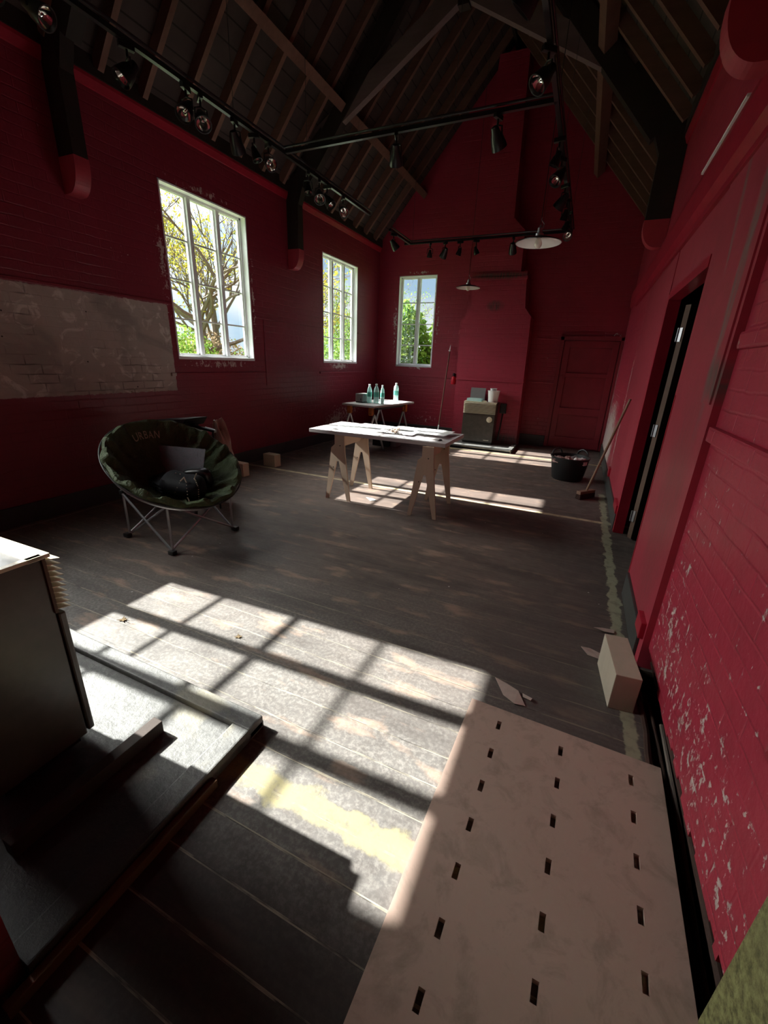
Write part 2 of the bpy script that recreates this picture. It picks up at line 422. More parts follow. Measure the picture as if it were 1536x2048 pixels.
M['black'] = simple('black_metal', (0.010, 0.010, 0.011), 0.3, var=0.2)
M['blackp'] = simple('black_plastic', (0.014, 0.014, 0.015), 0.45, var=0.2)
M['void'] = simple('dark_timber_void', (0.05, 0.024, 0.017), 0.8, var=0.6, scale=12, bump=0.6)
M['chrome'] = simple('polished_reflector', (0.85, 0.83, 0.8), 0.12, 1.0, var=0.05, bump=0.05)
M['steel'] = simple('steel_tube', (0.42, 0.43, 0.45), 0.32, 0.85, var=0.08)
M['enamel'] = simple('white_enamel', (0.82, 0.80, 0.77), 0.25, var=0.03)
M['ply'] = wood('plywood_trestle', (0.60, 0.45, 0.33), (0.72, 0.57, 0.44), 'z', 0.6, bump=0.05)
M['top'] = simple('grey_laminate_top', (0.58, 0.54, 0.54), 0.45, var=0.06)
M['paper'] = simple('white_paper', (0.80, 0.80, 0.78), 0.7, var=0.02)
M['blockl'] = wood('pale_wood_block', (0.50, 0.42, 0.30), (0.60, 0.51, 0.38), 'z', 0.7, bump=0.05)
M['blockp'] = wood('painted_wood_block', (0.42, 0.36, 0.27), (0.52, 0.45, 0.36), 'z', 0.6, bump=0.05)
M['orange'] = simple('orange_plastic', (0.62, 0.20, 0.03), 0.5, var=0.15)
M['greyp'] = simple('grey_device_plastic', (0.20, 0.185, 0.18), 0.5, var=0.1)
M['broomwood'] = wood('broom_handle_wood', (0.20, 0.12, 0.08), (0.30, 0.19, 0.13), 'z', 0.55)
M['bristle'] = simple('dark_bristles', (0.05, 0.02, 0.015), 0.9, var=0.5, scale=120, bump=0.8)
M['cream'] = simple('cream_heater_paint', (0.68, 0.60, 0.44), 0.4, var=0.12, scale=12)
M['brownmetal'] = simple('brown_heater_enamel', (0.062, 0.050, 0.040), 0.30, var=0.45, scale=16, bump=0.08)
M['rag'] = simple('pink_rag', (0.36, 0.22, 0.20), 0.9, var=0.3, scale=30, bump=0.6)
M['rust'] = wood('rust_stained_board', (0.07, 0.032, 0.016), (0.14, 0.065, 0.028), 'y')
M['fire'] = simple('fire_red_enamel', (0.55, 0.02, 0.035), 0.25, var=0.05)
M['bulb'] = simple('frosted_bulb', (0.80, 0.76, 0.68), 0.2, var=0.02)
M['darkdoor'] = wood('dark_door_timber', (0.030, 0.020, 0.016), (0.055, 0.036, 0.028), 'z')
M['dooredge'] = wood('brown_door_edge', (0.10, 0.06, 0.043), (0.15, 0.092, 0.066), 'z')

def glass_mat():
    t = NT('window_glass')
    tr = t.n('ShaderNodeBsdfTransparent'); gl = t.n('ShaderNodeBsdfGlossy'); gl.inputs['Roughness'].default_value = 0.02
    tr.inputs[0].default_value = (0.96, 0.98, 0.97, 1)
    mx = t.n('ShaderNodeMixShader'); mx.inputs[0].default_value = 0.05; t.l(tr.outputs[0], mx.inputs[1]); t.l(gl.outputs[0], mx.inputs[2])
    t.l(mx.outputs[0], t.out.inputs[0]); return t.m
M['glass'] = glass_mat()
def film_mat(name, col, k):
    t = NT(name)
    tr = t.n('ShaderNodeBsdfTransparent'); tr.inputs[0].default_value = col + (1,)
    p = t.n('ShaderNodeBsdfPrincipled'); p.inputs['Base Color'].default_value = col + (1,); p.inputs['Roughness'].default_value = 0.15
    mx = t.n('ShaderNodeMixShader'); mx.inputs[0].default_value = k
    t.l(tr.outputs[0], mx.inputs[1]); t.l(p.outputs[0], mx.inputs[2]); t.l(mx.outputs[0], t.out.inputs[0]); return t.m
M['pet'] = film_mat('clear_bottle_plastic', (0.78, 0.95, 0.93), 0.6)
M['film'] = film_mat('clear_folder_film', (0.62, 0.60, 0.66), 0.22)
M['bottlelabel'] = simple('green_bottle_label', (0.10, 0.42, 0.34), 0.5, var=0.2)
M['bottlecap'] = simple('white_bottle_cap', (0.85, 0.86, 0.85), 0.4, var=0.02)

def fabric_mat():
    t = NT('green_padded_fabric'); c = t.coord()
    n = t.noise(c, 9, 6, 0.6, 0.8)
    col = t.mix(n, (0.040, 0.060, 0.026), (0.10, 0.135, 0.065))
    return t.bsdf(col, 0.62, 0, t.bump(t.noise(c, 14, 4, 0.6, 1.5), 0.9, 0.03), 0.25)
M['fabric'] = fabric_mat()
M['leather'] = simple('black_leather', (0.008, 0.008, 0.011), 0.62, var=0.3, scale=14, bump=0.25, spec=0.18)
M['thread'] = simple('pale_stitching', (0.45, 0.40, 0.30), 0.8, var=0.05)
def leaf_mat(name, a, b):
    t = NT(name); oi = t.coord('Object')
    n = t.noise(oi, 3.3, 3)
    col = t.mix(t.ramp(n, [(0.35, 0), (0.65, 1)]), a, b)
    d = t.n('ShaderNodeBsdfDiffuse'); tl = t.n('ShaderNodeBsdfTranslucent'); t.l(col, d.inputs[0]); t.l(col, tl.inputs[0])
    mx = t.n('ShaderNodeMixShader'); mx.inputs[0].default_value = 0.5
    t.l(d.outputs[0], mx.inputs[1]); t.l(tl.outputs[0], mx.inputs[2]); t.l(mx.outputs[0], t.out.inputs[0]); return t.m
M['leafy'] = leaf_mat('yellow_green_leaves', (0.20, 0.26, 0.03), (0.55, 0.42, 0.06))
M['leafg'] = leaf_mat('green_leaves', (0.10, 0.22, 0.04), (0.30, 0.40, 0.08))
M['leafb'] = leaf_mat('brownish_leaves', (0.16, 0.12, 0.08), (0.30, 0.22, 0.13))
M['bark'] = simple('grey_bark', (0.16, 0.13, 0.11), 0.9, var=0.4, scale=15, bump=0.5)
M['grass'] = simple('garden_grass', (0.12, 0.17, 0.05), 0.9, var=0.4, scale=2)
# ================================================================== THE ROOM
def wall_cells(bm, axis, t0, t1, us, vs, holes):
    """wall made of blocks between break lines, leaving out the holes; axis x: (y,z) plane, y: (x,z) plane"""
    for i in range(len(us) - 1):
        for j in range(len(vs) - 1):
            cu, cv = (us[i] + us[i + 1]) / 2, (vs[j] + vs[j + 1]) / 2
            if any(h[0] < cu < h[1] and h[2] < cv < h[3] for h in holes): continue
            if axis == 'x': box(bm, (t0, us[i], vs[j]), (t1, us[i + 1], vs[j + 1]))
            else: box(bm, (us[i], t0, vs[j]), (us[i + 1], t1, vs[j + 1]))

WZ0, WZ1 = 1.41, 3.07
WIN = [(0.385, 1.61), (3.577, 4.823), (6.574, 7.788)]
WT = 0.125
bm = NB()
us = sorted([N_Y - 0.3, D_Y + 0.3] + [v for w in WIN for v in w])
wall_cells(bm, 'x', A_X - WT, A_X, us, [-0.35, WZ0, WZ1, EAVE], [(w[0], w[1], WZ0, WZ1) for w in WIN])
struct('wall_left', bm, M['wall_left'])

W3 = (-3.74, -2.94, 1.386, 3.064)
bm = NB()
wall_cells(bm, 'y', D_Y, D_Y + WT, [A_X - 0.02, W3[0], W3[1], B_X + 0.3], [-0.35, W3[2], W3[3], EAVE], [W3])
prism(bm, [(A_X - 0.02, EAVE), (B_X + 0.3, EAVE), (B_X, EAVE), (RIDGE_X, RIDGE_Z), (A_X, EAVE)][1:], 'y', D_Y, D_Y + WT)
struct('wall_far', bm, M['wall_end'])
bm = NB()
box(bm, (A_X - 0.1, N_Y - 0.1, -0.35), (B_X + 0.5, N_Y, EAVE))
prism(bm, [(B_X + .1, EAVE), (RIDGE_X, RIDGE_Z + .1), (A_X - .1, EAVE)], 'y', N_Y - 0.1, N_Y)
struct('wall_near', bm, M['wall_near'])

# right wall: near brickwork, timber panel with the doorway, far brickwork, upper wall
PY0, PY1, DY0, DY1, DZ = 2.18, 6.03, 3.02, 4.26, 1.99
bm = NB()
box(bm, (0.53, N_Y, 0.135), (0.75, PY0 + 0.02, EAVE))
box(bm, (0.505, 0.80, 1.175), (0.54, 2.17, 1.236), bev=0.006)
box(bm, (0.512, 0.80, 1.535), (0.54, 2.165, 1.60), bev=0.012)
# ragged lower edge of the render
rr = random.Random(3)
y = 0.72
while y < 2.17:
    w = rr.uniform(0.03, 0.09); dz = rr.uniform(0.0, 0.035)
    box(bm, (0.531, y, 0.135 - dz), (0.6, min(y + w, 2.18), 0.14)); y += w
box(bm, (0.5, PY1, -0.02), (0.75, D_Y + 0.05, EAVE))
box(bm, (0.5, PY0, 2.35), (0.75, PY1, EAVE))
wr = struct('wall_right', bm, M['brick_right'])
bm = NB()
wall_cells(bm, 'x', 0.5, 0.57, [PY0, DY0, DY1, PY1], [0.0, DZ, 2.35], [(DY0, DY1, -1, DZ)])
# thin overlay sheet on the upper half, near side, and its batten
box(bm, (0.492, PY0 + 0.035, 1.32), (0.501, DY0 - 0.02, 2.34), bev=0.001)
box(bm, (0.494, DY1 + 0.07, 0.62), (0.501, 5.2, 2.33), bev=0.001)
box(bm, (0.496, DY0 - 0.012, DZ), (0.5, DY0 - 0.004, 2.34))
struct('wall_right_panel', bm, M['panel'])
bm = NB()   # bulkhead rails above the panel
box(bm, (0.478, PY0 - 0.4, 2.335), (0.502, PY1 + 1.6, 2.375), bev=0.004)
prism(bm, [(0.502, 2.40), (0.47, 2.46), (0.462, 2.62), (0.478, 2.69), (0.502, 2.70)], 'y', 0.9, D_Y - 0.02)
struct('trim_1', bm, M['red_trim'])
bm = NB(); box(bm, (0.470, 3.04, 2.702), (0.501, 3.98, 2.716)); box(bm, (0.488, 4.7, 2.704), (0.501, 5.1, 2.710)); box(bm, (0.488, 5.15, 2.704), (0.501, 5.6, 2.710))  # white strips stand in for daylight showing through a crack
struct('trim_daylight_line', bm, M['white'])
bm = NB()   # door lining
box(bm, (0.49, DY1 - 0.01, 0), (0.575, DY1 + 0.05, DZ + 0.03)); box(bm, (0.497, DY0 - 0.008, 0), (0.575, DY0 + 0.008, DZ + 0.03)); box(bm, (0.49, DY0, DZ - 0.01), (0.575, DY1, DZ + 0.05))
box(bm, (0.476, PY0 + 0.02, 0.15), (0.53, PY0 + 0.16, 0.24), bev=0.004); box(bm, (0.476, DY1 + 0.05, 0.165), (0.52, DY1 + 0.34, 0.245), bev=0.004)
box(bm, (0.476, PY1 - 0.12, 0.165), (0.52, PY1 + 0.02, 0.27), bev=0.004)
struct('trim_3', bm, M['red_trim'])
# dark room behind the doorway
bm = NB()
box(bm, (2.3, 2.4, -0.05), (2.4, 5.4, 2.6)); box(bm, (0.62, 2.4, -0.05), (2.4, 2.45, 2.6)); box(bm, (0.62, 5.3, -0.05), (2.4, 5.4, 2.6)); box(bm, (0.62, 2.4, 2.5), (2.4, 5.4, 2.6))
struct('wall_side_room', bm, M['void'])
dr = sempty('door_1', (0.605, 4.15, 0.0), (0, 0, 0.62))
bm = NB(); box(bm, (0.0, -0.045, 0.012), (0.86, 0.0, 1.93)); obj('door_leaf', bm, M['darkdoor'], dr)
bm = NB(); box(bm, (-0.006, -0.046, 0.012), (0.0, 0.001, 1.93)); obj('door_edge', bm, M['dooredge'], dr)
for z in (0.22, 0.98, 1.72):
    bm = NB(); box(bm, (-0.012, -0.030, z - 0.05), (-0.006, -0.003, z + 0.05)); tube(bm, [(-0.014, 0.004, z - 0.05), (-0.014, 0.004, z + 0.05)], 0.007)
    obj('hinge', bm, M['steel'], dr)

# void under the removed skirting, with old joists in it
bm = NB()
box(bm, (0.60, 0.60, -0.35), (0.75, PY0 + 0.05, 0.14)); box(bm, (0.40, 0.60, -0.36), (0.75, PY0 + 0.05, -0.33)); box(bm, (0.40, 0.60, -0.35), (0.42, PY0 + 0.05, -0.02)); box(bm, (0.40, 0.60, -0.35), (0.75, 0.62, -0.002)); box(bm, (0.40, PY0 + 0.03, -0.35), (0.75, PY0 + 0.05, -0.002))
box(bm, (0.53, 0.9, -0.12), (0.56, 2.1, -0.09)); tube(bm, [(0.565, 0.8, 0.02), (0.57, 1.4, 0.03), (0.56, 2.15, 0.06)], 0.012); tube(bm, [(0.545, 0.8, -0.02), (0.55, 1.3, -0.03), (0.53, 1.9, 0.0)], 0.007)
struct('trim_4', bm, M['void'])
bm = NB(); tube(bm, [(0.545, 0.75, -0.05), (0.56, 1.3, -0.02), (0.55, 1.75, 0.03)], 0.008, 6); tube(bm, [(0.582, 0.95, 0.03), (0.59, 1.5, 0.06), (0.585, 2.1, 0.09)], 0.009, 6); box(bm, (0.505, 0.75, -0.06), (0.515, 2.1, -0.03)); struct('trim_11', bm, M['bark'])
bm = NB()
box(bm, (0.484, PY0 + 0.08, 0.0), (0.5, DY0 - 0.03, 0.165), bev=0.003); box(bm, (0.484, DY1 + 0.06, 0.0), (0.5, D_Y - 0.02, 0.165), bev=0.003)
struct('baseboard_right', bm, M['skirt'])
bm = NB(); box(bm, (A_X, N_Y, 0), (A_X + 0.018, D_Y, 0.17), bev=0.003); struct('baseboard_left', bm, M['skirt'])
bm = NB(); box(bm, (A_X, D_Y - 0.018, 0), (-2.25, D_Y, 0.17), bev=0.003); box(bm, (-0.99, D_Y - 0.02, 0), (-0.52, D_Y, 0.20), bev=0.003)
struct('baseboard_far', bm, M['skirt'])

bm = NB()
box(bm, (A_X, N_Y, -0.03), (B_X, D_Y, 0.0)); box(bm, (B_X, 2.16, -0.03), (2.35, 5.35, -0.001)); box(bm, (B_X, N_Y, -0.03), (0.75, 0.71, -0.001))
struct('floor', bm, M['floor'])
bm = NB(); tube(bm, [(0.492 + 0.006 * math.sin(k * 1.7), 0.75 + k * 0.12, -0.004) for k in range(13)], 0.014, 8)
struct('trim_5', bm, M['void'])

# dado and sill rails
bm = NB()
for a, b in ((N_Y, 0.34), (1.64, 3.577 - .03), (4.86, 6.55), (7.82, D_Y)):
    box(bm, (A_X, a, 1.932), (A_X + 0.012, b, 1.956), bev=0.002)
for a, b in ((3.45, 5.0), (6.45, D_Y)):
    box(bm, (A_X, a, 1.20), (A_X + 0.02, b, 1.235), bev=0.003)
box(bm, (A_X, 5.05, 1.05), (A_X + 0.006, 6.4, 1.93)); 
struct('trim_6', bm, M['wall_left'])
bm = NB()
for a, b in ((A_X, W3[0] - .03), (W3[1] + .03, -2.26), (-0.99, -0.5)):
    box(bm, (a, D_Y - 0.014, 1.925), (b, D_Y, 1.955), bev=0.002)
for a, b in ((A_X, -2.26), (-0.99, -0.5)):
    box(bm, (a, D_Y - 0.016, 1.165), (b, D_Y, 1.195), bev=0.002)
box(bm, (-0.5, D_Y - 0.02, 2.02), (B_X, D_Y, 2.05), bev=0.002)
struct('trim_7', bm, M['wall_end'])
# wall plates and dark eaves strips
bm = NB(); prism(bm, [(A_X, 3.50), (A_X + 0.012, 3.505), (A_X + 0.035, 3.56), (A_X + 0.035, 3.585), (A_X, 3.59)], 'y', N_Y, D_Y); struct('trim_8', bm, M['red_trim'])
bm = NB(); box(bm, (A_X - 0.02, N_Y, 3.586), (A_X + 0.05, D_Y, 3.74)); box(bm, (B_X - 0.05, N_Y, 3.586), (B_X + 0.02, D_Y, 3.74)); struct('trim_eaves_shade', bm, M['truss'])  # dark strips stand in for the shadowed gap under the rafters
bm = NB(); prism(bm, [(B_X, 3.50), (B_X - 0.012, 3.505), (B_X - 0.035, 3.56), (B_X - 0.035, 3.585), (B_X, 3.59)], 'y', N_Y, D_Y); struct('trim_9', bm, M['red_trim'])
# wall pier by the camera
bm = NB(); box(bm, (0.50, N_Y, 0.0), (0.62, 0.797, 2.2), bev=0.004)
struct('wall_pier', bm, M['plaster_green'])

# end wall door (shut)
d2 = sempty('door_2', (0, D_Y, 0))
bm = NB()
for a, b in ((-0.515, -0.452), (0.452, 0.50)): box(bm, (a, -0.065, 0.02), (b, 0, 1.98), bev=0.003)
box(bm, (-0.515, -0.065, 1.92), (0.5, 0, 1.99), bev=0.003); obj('door_frame', bm, M['red_door'], d2)
bm = NB(); box(bm, (-0.44, -0.015, 0.03), (0.44, -0.002, 1.915))
for a, b in ((-0.44, -0.34), (0.34, 0.44)): box(bm, (a, -0.045, 0.03), (b, -0.010, 1.905), bev=0.004)
for a, b in ((0.03, 0.22), (0.63, 0.755), (1.305, 1.37), (1.80, 1.915)): box(bm, (-0.345, -0.0445, a), (0.345, -0.010, b), bev=0.004)
obj('door_leaf', bm, M['red_door'], d2)
bm = NB(); box(bm, (-0.425, -0.055, 1.26), (-0.385, -0.043, 1.34), bev=0.003); tube(bm, [(-0.405, -0.05, 1.3), (-0.405, -0.08, 1.3)], 0.012); obj('door_latch', bm, M['red_door'], d2)

# ---- windows
def window(n, origin, along, W, cols, z0, z1, glaz=4):
    """origin = inner face corner; along = +1: width runs along local +x. Local -y is into the room."""
    e = sempty('window_%d' % n, origin[0], origin[1])
    H = z1 - z0; f = 0.042
    bm = NB()
    l_ = 0.016
    box(bm, (0, 0.072, z0), (W, 0.125, z0 + 0.022), bev=0.002); box(bm, (0, 0.072, z1 - f), (W, 0.125, z1), bev=0.002)
    box(bm, (0, 0.072, z0), (f, 0.125, z1), bev=0.002); box(bm, (W - f, 0.072, z0), (W, 0.125, z1), bev=0.002)
    box(bm, (0, -0.006, z0), (l_, 0.125, z1), bev=0.002); box(bm, (W - l_, -0.006, z0), (W, 0.125, z1), bev=0.002); box(bm, (0, -0.006, z1 - l_), (W, 0.125, z1), bev=0.002)
    obj('window_frame', bm, M['white'], e)
    cw = W / cols
    for i in range(1, cols):
        bm = NB(); box(bm, (i * cw - 0.026, 0.055, z0 + 0.02), (i * cw + 0.026, 0.125, z1 - f), bev=0.003); obj('mullion', bm, M['white'], e)
    bm = NB()
    for i in range(cols):
        a = i * cw + (f if i == 0 else 0.026); b = (i + 1) * cw - (f if i == cols - 1 else 0.026)
        s = 0.016
        box(bm, (a, 0.085, z0 + .02), (a + s, 0.115, z1 - f)); box(bm, (b - s, 0.085, z0 + .02), (b, 0.115, z1 - f))
        box(bm, (a, 0.085, z0 + .02), (b, 0.115, z0 + .02 + s)); box(bm, (a, 0.085, z1 - f - s * .4), (b, 0.115, z1 - f))
    obj('casement', bm, M['white'], e)
    bm = NB()
    for j in range(1, glaz):
        z = z0 + 0.40 * j
        hb = 0.018 if (n == 3 and j == 2) else 0.009
        box(bm, (f, 0.092, z - hb), (W - f, 0.112, z + hb))
    obj('glazing_bar', bm, M['white'], e)
    bm = NB(); box(bm, (f, 0.101, z0 + .02), (W - f, 0.103, z1 - f)); obj('glass_pane', bm, M['glass'], e)
    if cols == 3:
        bm = NB(); zc = z0 + H * 0.64
        tube(bm, [(2 * cw - 0.0, 0.055, zc), (2 * cw + 0.005, 0.03, zc), (2 * cw + 0.035, 0.02, zc + 0.11)], 0.008, 8)
        box(bm, (2 * cw - 0.015, 0.048, zc - 0.22), (2 * cw + 0.012, 0.055, zc + 0.03))
        obj('catch', bm, M['white'], e)
    bm = NB(); box(bm, (0, -0.008, z0 - 0.03), (W, 0.072, z0 + 0.002), bev=0.002); obj('window_sill', bm, M['white'], e)
for n, w in enumerate(WIN):
    # local x -> +Y, local y -> -X (outwards): rotate +90
    window((3, 1, 2)[n], ((A_X, w[0], 0), (0, 0, PI / 2)), 1, w[1] - w[0], 3, WZ0, WZ1)
window(4, ((W3[0], D_Y, 0), (0, 0, 0)), 1, W3[1] - W3[0], 2, W3[2], W3[3])

# ---- roof
ceil = sempty('ceiling')
bm = NB()
nx, nz = SLOPE / math.hypot(SLOPE, 1), 1 / math.hypot(SLOPE, 1)
for sgn, x0 in ((1, A_X), (-1, B_X)):
    xe = x0 - sgn * 0.25; ze = EAVE - 0.25 * SLOPE
    prism(bm, [(xe, ze), (RIDGE_X, RIDGE_Z), (RIDGE_X, RIDGE_Z + 0.06), (xe, ze + 0.06)], 'y', N_Y - 0.2, D_Y + 0.15)
obj('roof_boarding', bm, M['roof'], ceil)
bm = NB(); box(bm, (A_X - 0.3, N_Y, EAVE - 0.28), (A_X - WT + .01, D_Y, EAVE - 0.2)); box(bm, (B_X + 0.2, N_Y, EAVE - 0.28), (B_X + .35, D_Y, EAVE - .05)); obj('soffit', bm, M['roof'], ceil)
RD = 0.10
first = {}
k0 = -8
for k in range(k0, 14):
    yy = 3.07 + 0.405 * k
    for sgn, x0 in ((1, A_X), (-1, B_X)):
        nrm = Vector((sgn * nx, 0, -nz))
        if sgn not in first:
            bm = NB()
            p0 = Vector((x0 + sgn * 0.02, 0, EAVE + 0.02 * SLOPE)) + nrm * RD / 2
            p1 = Vector((RIDGE_X, 0, RIDGE_Z)) + nrm * RD / 2
            beam(bm, p0, p1, 0.05, RD, up=nrm)
            o = obj('rafter', bm, M['rafter'], ceil); first[sgn] = o
        else:
            o = first[sgn].copy(); COL.objects.link(o); o.parent = ceil
        o.location = (0, yy, 0)
for sgn, xc, x0 in ((1, -3.45, A_X), (-1, -0.242, B_X)):
    nrm = Vector((sgn * nx, 0, -nz))
    base = Vector((xc, 0, EAVE + SLOPE * abs(xc - x0))) + nrm * (RD + 0.06)
    bm = NB(); beam(bm, base + Vector((0, N_Y, 0)), base + Vector((0, D_Y, 0)), 0.10, 0.13, up=nrm)
    obj('purlin', bm, M['rafter'], ceil)
bm = NB(); box(bm, (RIDGE_X - 0.02, N_Y, RIDGE_Z - 0.24), (RIDGE_X + 0.02, D_Y, RIDGE_Z)); obj('ridge_board', bm, M['truss'], ceil)

# ---- trusses
def truss(y, label):
    t = thing('roof_truss', label, 'roof truss', (0, y, 0), group='timber roof trusses')
    for sgn, x0 in ((1, A_X), (-1, B_X)):
        depth = 0.19 if sgn == 1 else 0.225
        # wall post
        bm = NB(); box(bm, (x0 + 0.002 * sgn, -0.06, 2.90), (x0 + sgn * depth, 0.06, EAVE + 0.12), bev=0.004); obj('wall_post', bm, M['truss'], t)
        # rounded corbel below the post
        prof = [(x0 + 0.001 * sgn, 2.90)]
        for q in range(0, 13):
            a = q / 12 * PI / 2
            prof.append((x0 + sgn * (depth * 0.35 + depth * 0.67 * math.cos(a)), 2.86 - 0.21 * math.sin(a)))
        prof.insert(1, (x0 + sgn * (depth * 1.02), 2.90)); prof.append((x0 + 0.001 * sgn, 2.65))
        bm = NB(); prism(bm, prof, 'y', -0.062, 0.062); obj('corbel', bm, M['corbel'], t)
        nrm = Vector((sgn * nx, 0, -nz))
        p0 = Vector((x0 + sgn * 0.10, 0, EAVE + 0.10 * SLOPE)) + nrm * 0.20; p1 = Vector((RIDGE_X, 0, RIDGE_Z - 0.05)) + nrm * 0.12
        bm = NB(); beam(bm, p0, p1, 0.11, 0.20, up=nrm); obj('principal_rafter', bm, M['truss'], t)
        xb = x0 + sgn * 0.37
        bm = NB(); beam(bm, (xb, 0, 4.05), (RIDGE_X, 0, 5.17), 0.085, 0.19, up=(-sgn * 0.5, 0, 0.87)); obj('scissor_brace', bm, M['brace'], t)
        # curved knee between the post and the brace
        pts = [(x0 + sgn * (depth * 0.5), 0, 3.1), (x0 + sgn * (depth * 0.6), 0, 3.45), (x0 + sgn * (depth + 0.03), 0, 3.72), (x0 + sgn * (depth + 0.14), 0, 3.93), (xb + sgn * 0.25, 0, 4.16)]
        bm = NB()
        for a, b in zip(pts, pts[1:]): beam(bm, a, b, 0.10, 0.16, up=(sgn * 0.7, 0, -0.7))
        obj('knee_brace', bm, M['truss'], t)
    bm = NB(); box(bm, (RIDGE_X - 0.06, -0.05, 5.0), (RIDGE_X + 0.06, 0.05, RIDGE_Z - 0.1)); obj('king_post', bm, M['truss'], t)
    return t
truss(5.73, 'dark timber roof truss between the two left windows, its braces crossing the picture')
truss(2.71, 'dark timber roof truss nearest the camera, landing on the corbel left of the big window')

# ---- chimney breasts
CY = 8.30
bm = NB()
prism(bm, [(-2.255, 0.0), (-0.985, 0.0), (-1.04, 2.27), (-1.16, 2.41), (-1.20, 2.86), (-1.20, 2.97), (-2.15, 2.97), (-2.15, 2.86), (-2.10, 2.41), (-2.28, 2.22)], 'y', CY, D_Y)
prism(bm, [(-2.16, 2.965), (-1.315, 2.965), (-1.335, 3.59), (-1.54, 3.78), (-1.60, 5.95), (-2.05, 5.95), (-2.16, 4.2)], 'y', CY + 0.03, D_Y)
box(bm, (-2.175, CY - 0.02, 2.85), (-1.185, CY + 0.02, 2.905), bev=0.004)
for z in (1.165, 1.945): box(bm, (-2.275, CY - 0.014, z), (-1.0 - (z - 1) * .03, CY + 0.01, z + 0.028), bev=0.002)
tag(obj('chimney_breast', bm, M['chimney']), 'red painted chimney breast with sloped shoulders on the far wall', 'chimney breast')
bm = NB(); box(bm, (-2.25, N_Y, 0.0), (-0.99, 0.18, 3.0)); prism(bm, [(-2.16, 3.0), (-1.32, 3.0), (-1.6, 5.9), (-2.05, 5.9)], 'y', N_Y, 0.12)
tag(obj('chimney_breast', bm, M['chimney']), 'red painted chimney breast behind the near heater, out of the frame', 'chimney breast')

# ---- hearths
def hearth(name, y_room, y_wall, label, x0=-2.28, x1=-0.96):
    s = 1 if y_room > y_wall else -1
    bm = NB()
    cw = 0.082
    a, b = sorted((y_room, y_wall))
    box(bm, (x0, a, -0.001), (x1, b, 0.030))
    ya, yb = sorted((y_room, y_room - s * cw))
    vs = box(bm, (x0, ya, 0.0), (x1, yb, 0.058), bev=0.007)
    ya, yb = sorted((y_room - s * cw * .99, y_wall))
    box(bm, (x1 - cw, ya, 0.0), (x1, yb, 0.0575), bev=0.006)
    box(bm, (x0, ya, 0.0), (x0 + cw, yb, 0.0575), bev=0.006)
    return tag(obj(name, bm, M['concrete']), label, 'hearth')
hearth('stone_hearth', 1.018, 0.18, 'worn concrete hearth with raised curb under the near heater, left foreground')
hearth('stone_hearth', 7.50, CY, 'low concrete hearth slab under the heater at the far chimney')
# batten lying on the near hearth
bm = NB(); box(bm, (-1.315, 0.30, 0.030), (-1.270, 0.80, 0.085), bev=0.002)
tag(obj('wood_batten', bm, M['darkdoor']), 'dark wooden batten lying on the near hearth beside the heater', 'batten')
bm = NB(); box(bm, (-0.955, 0.12, 0.0), (-0.93, 0.74, 0.035), bev=0.003)
tag(obj('edging_strip', bm, M['rust']), 'rust brown wooden strip along the side of the near hearth', 'wood strip')
# ================================================================== THINGS
M['grilleback'] = simple('brown_grille_back', (0.10, 0.055, 0.03), 0.7)
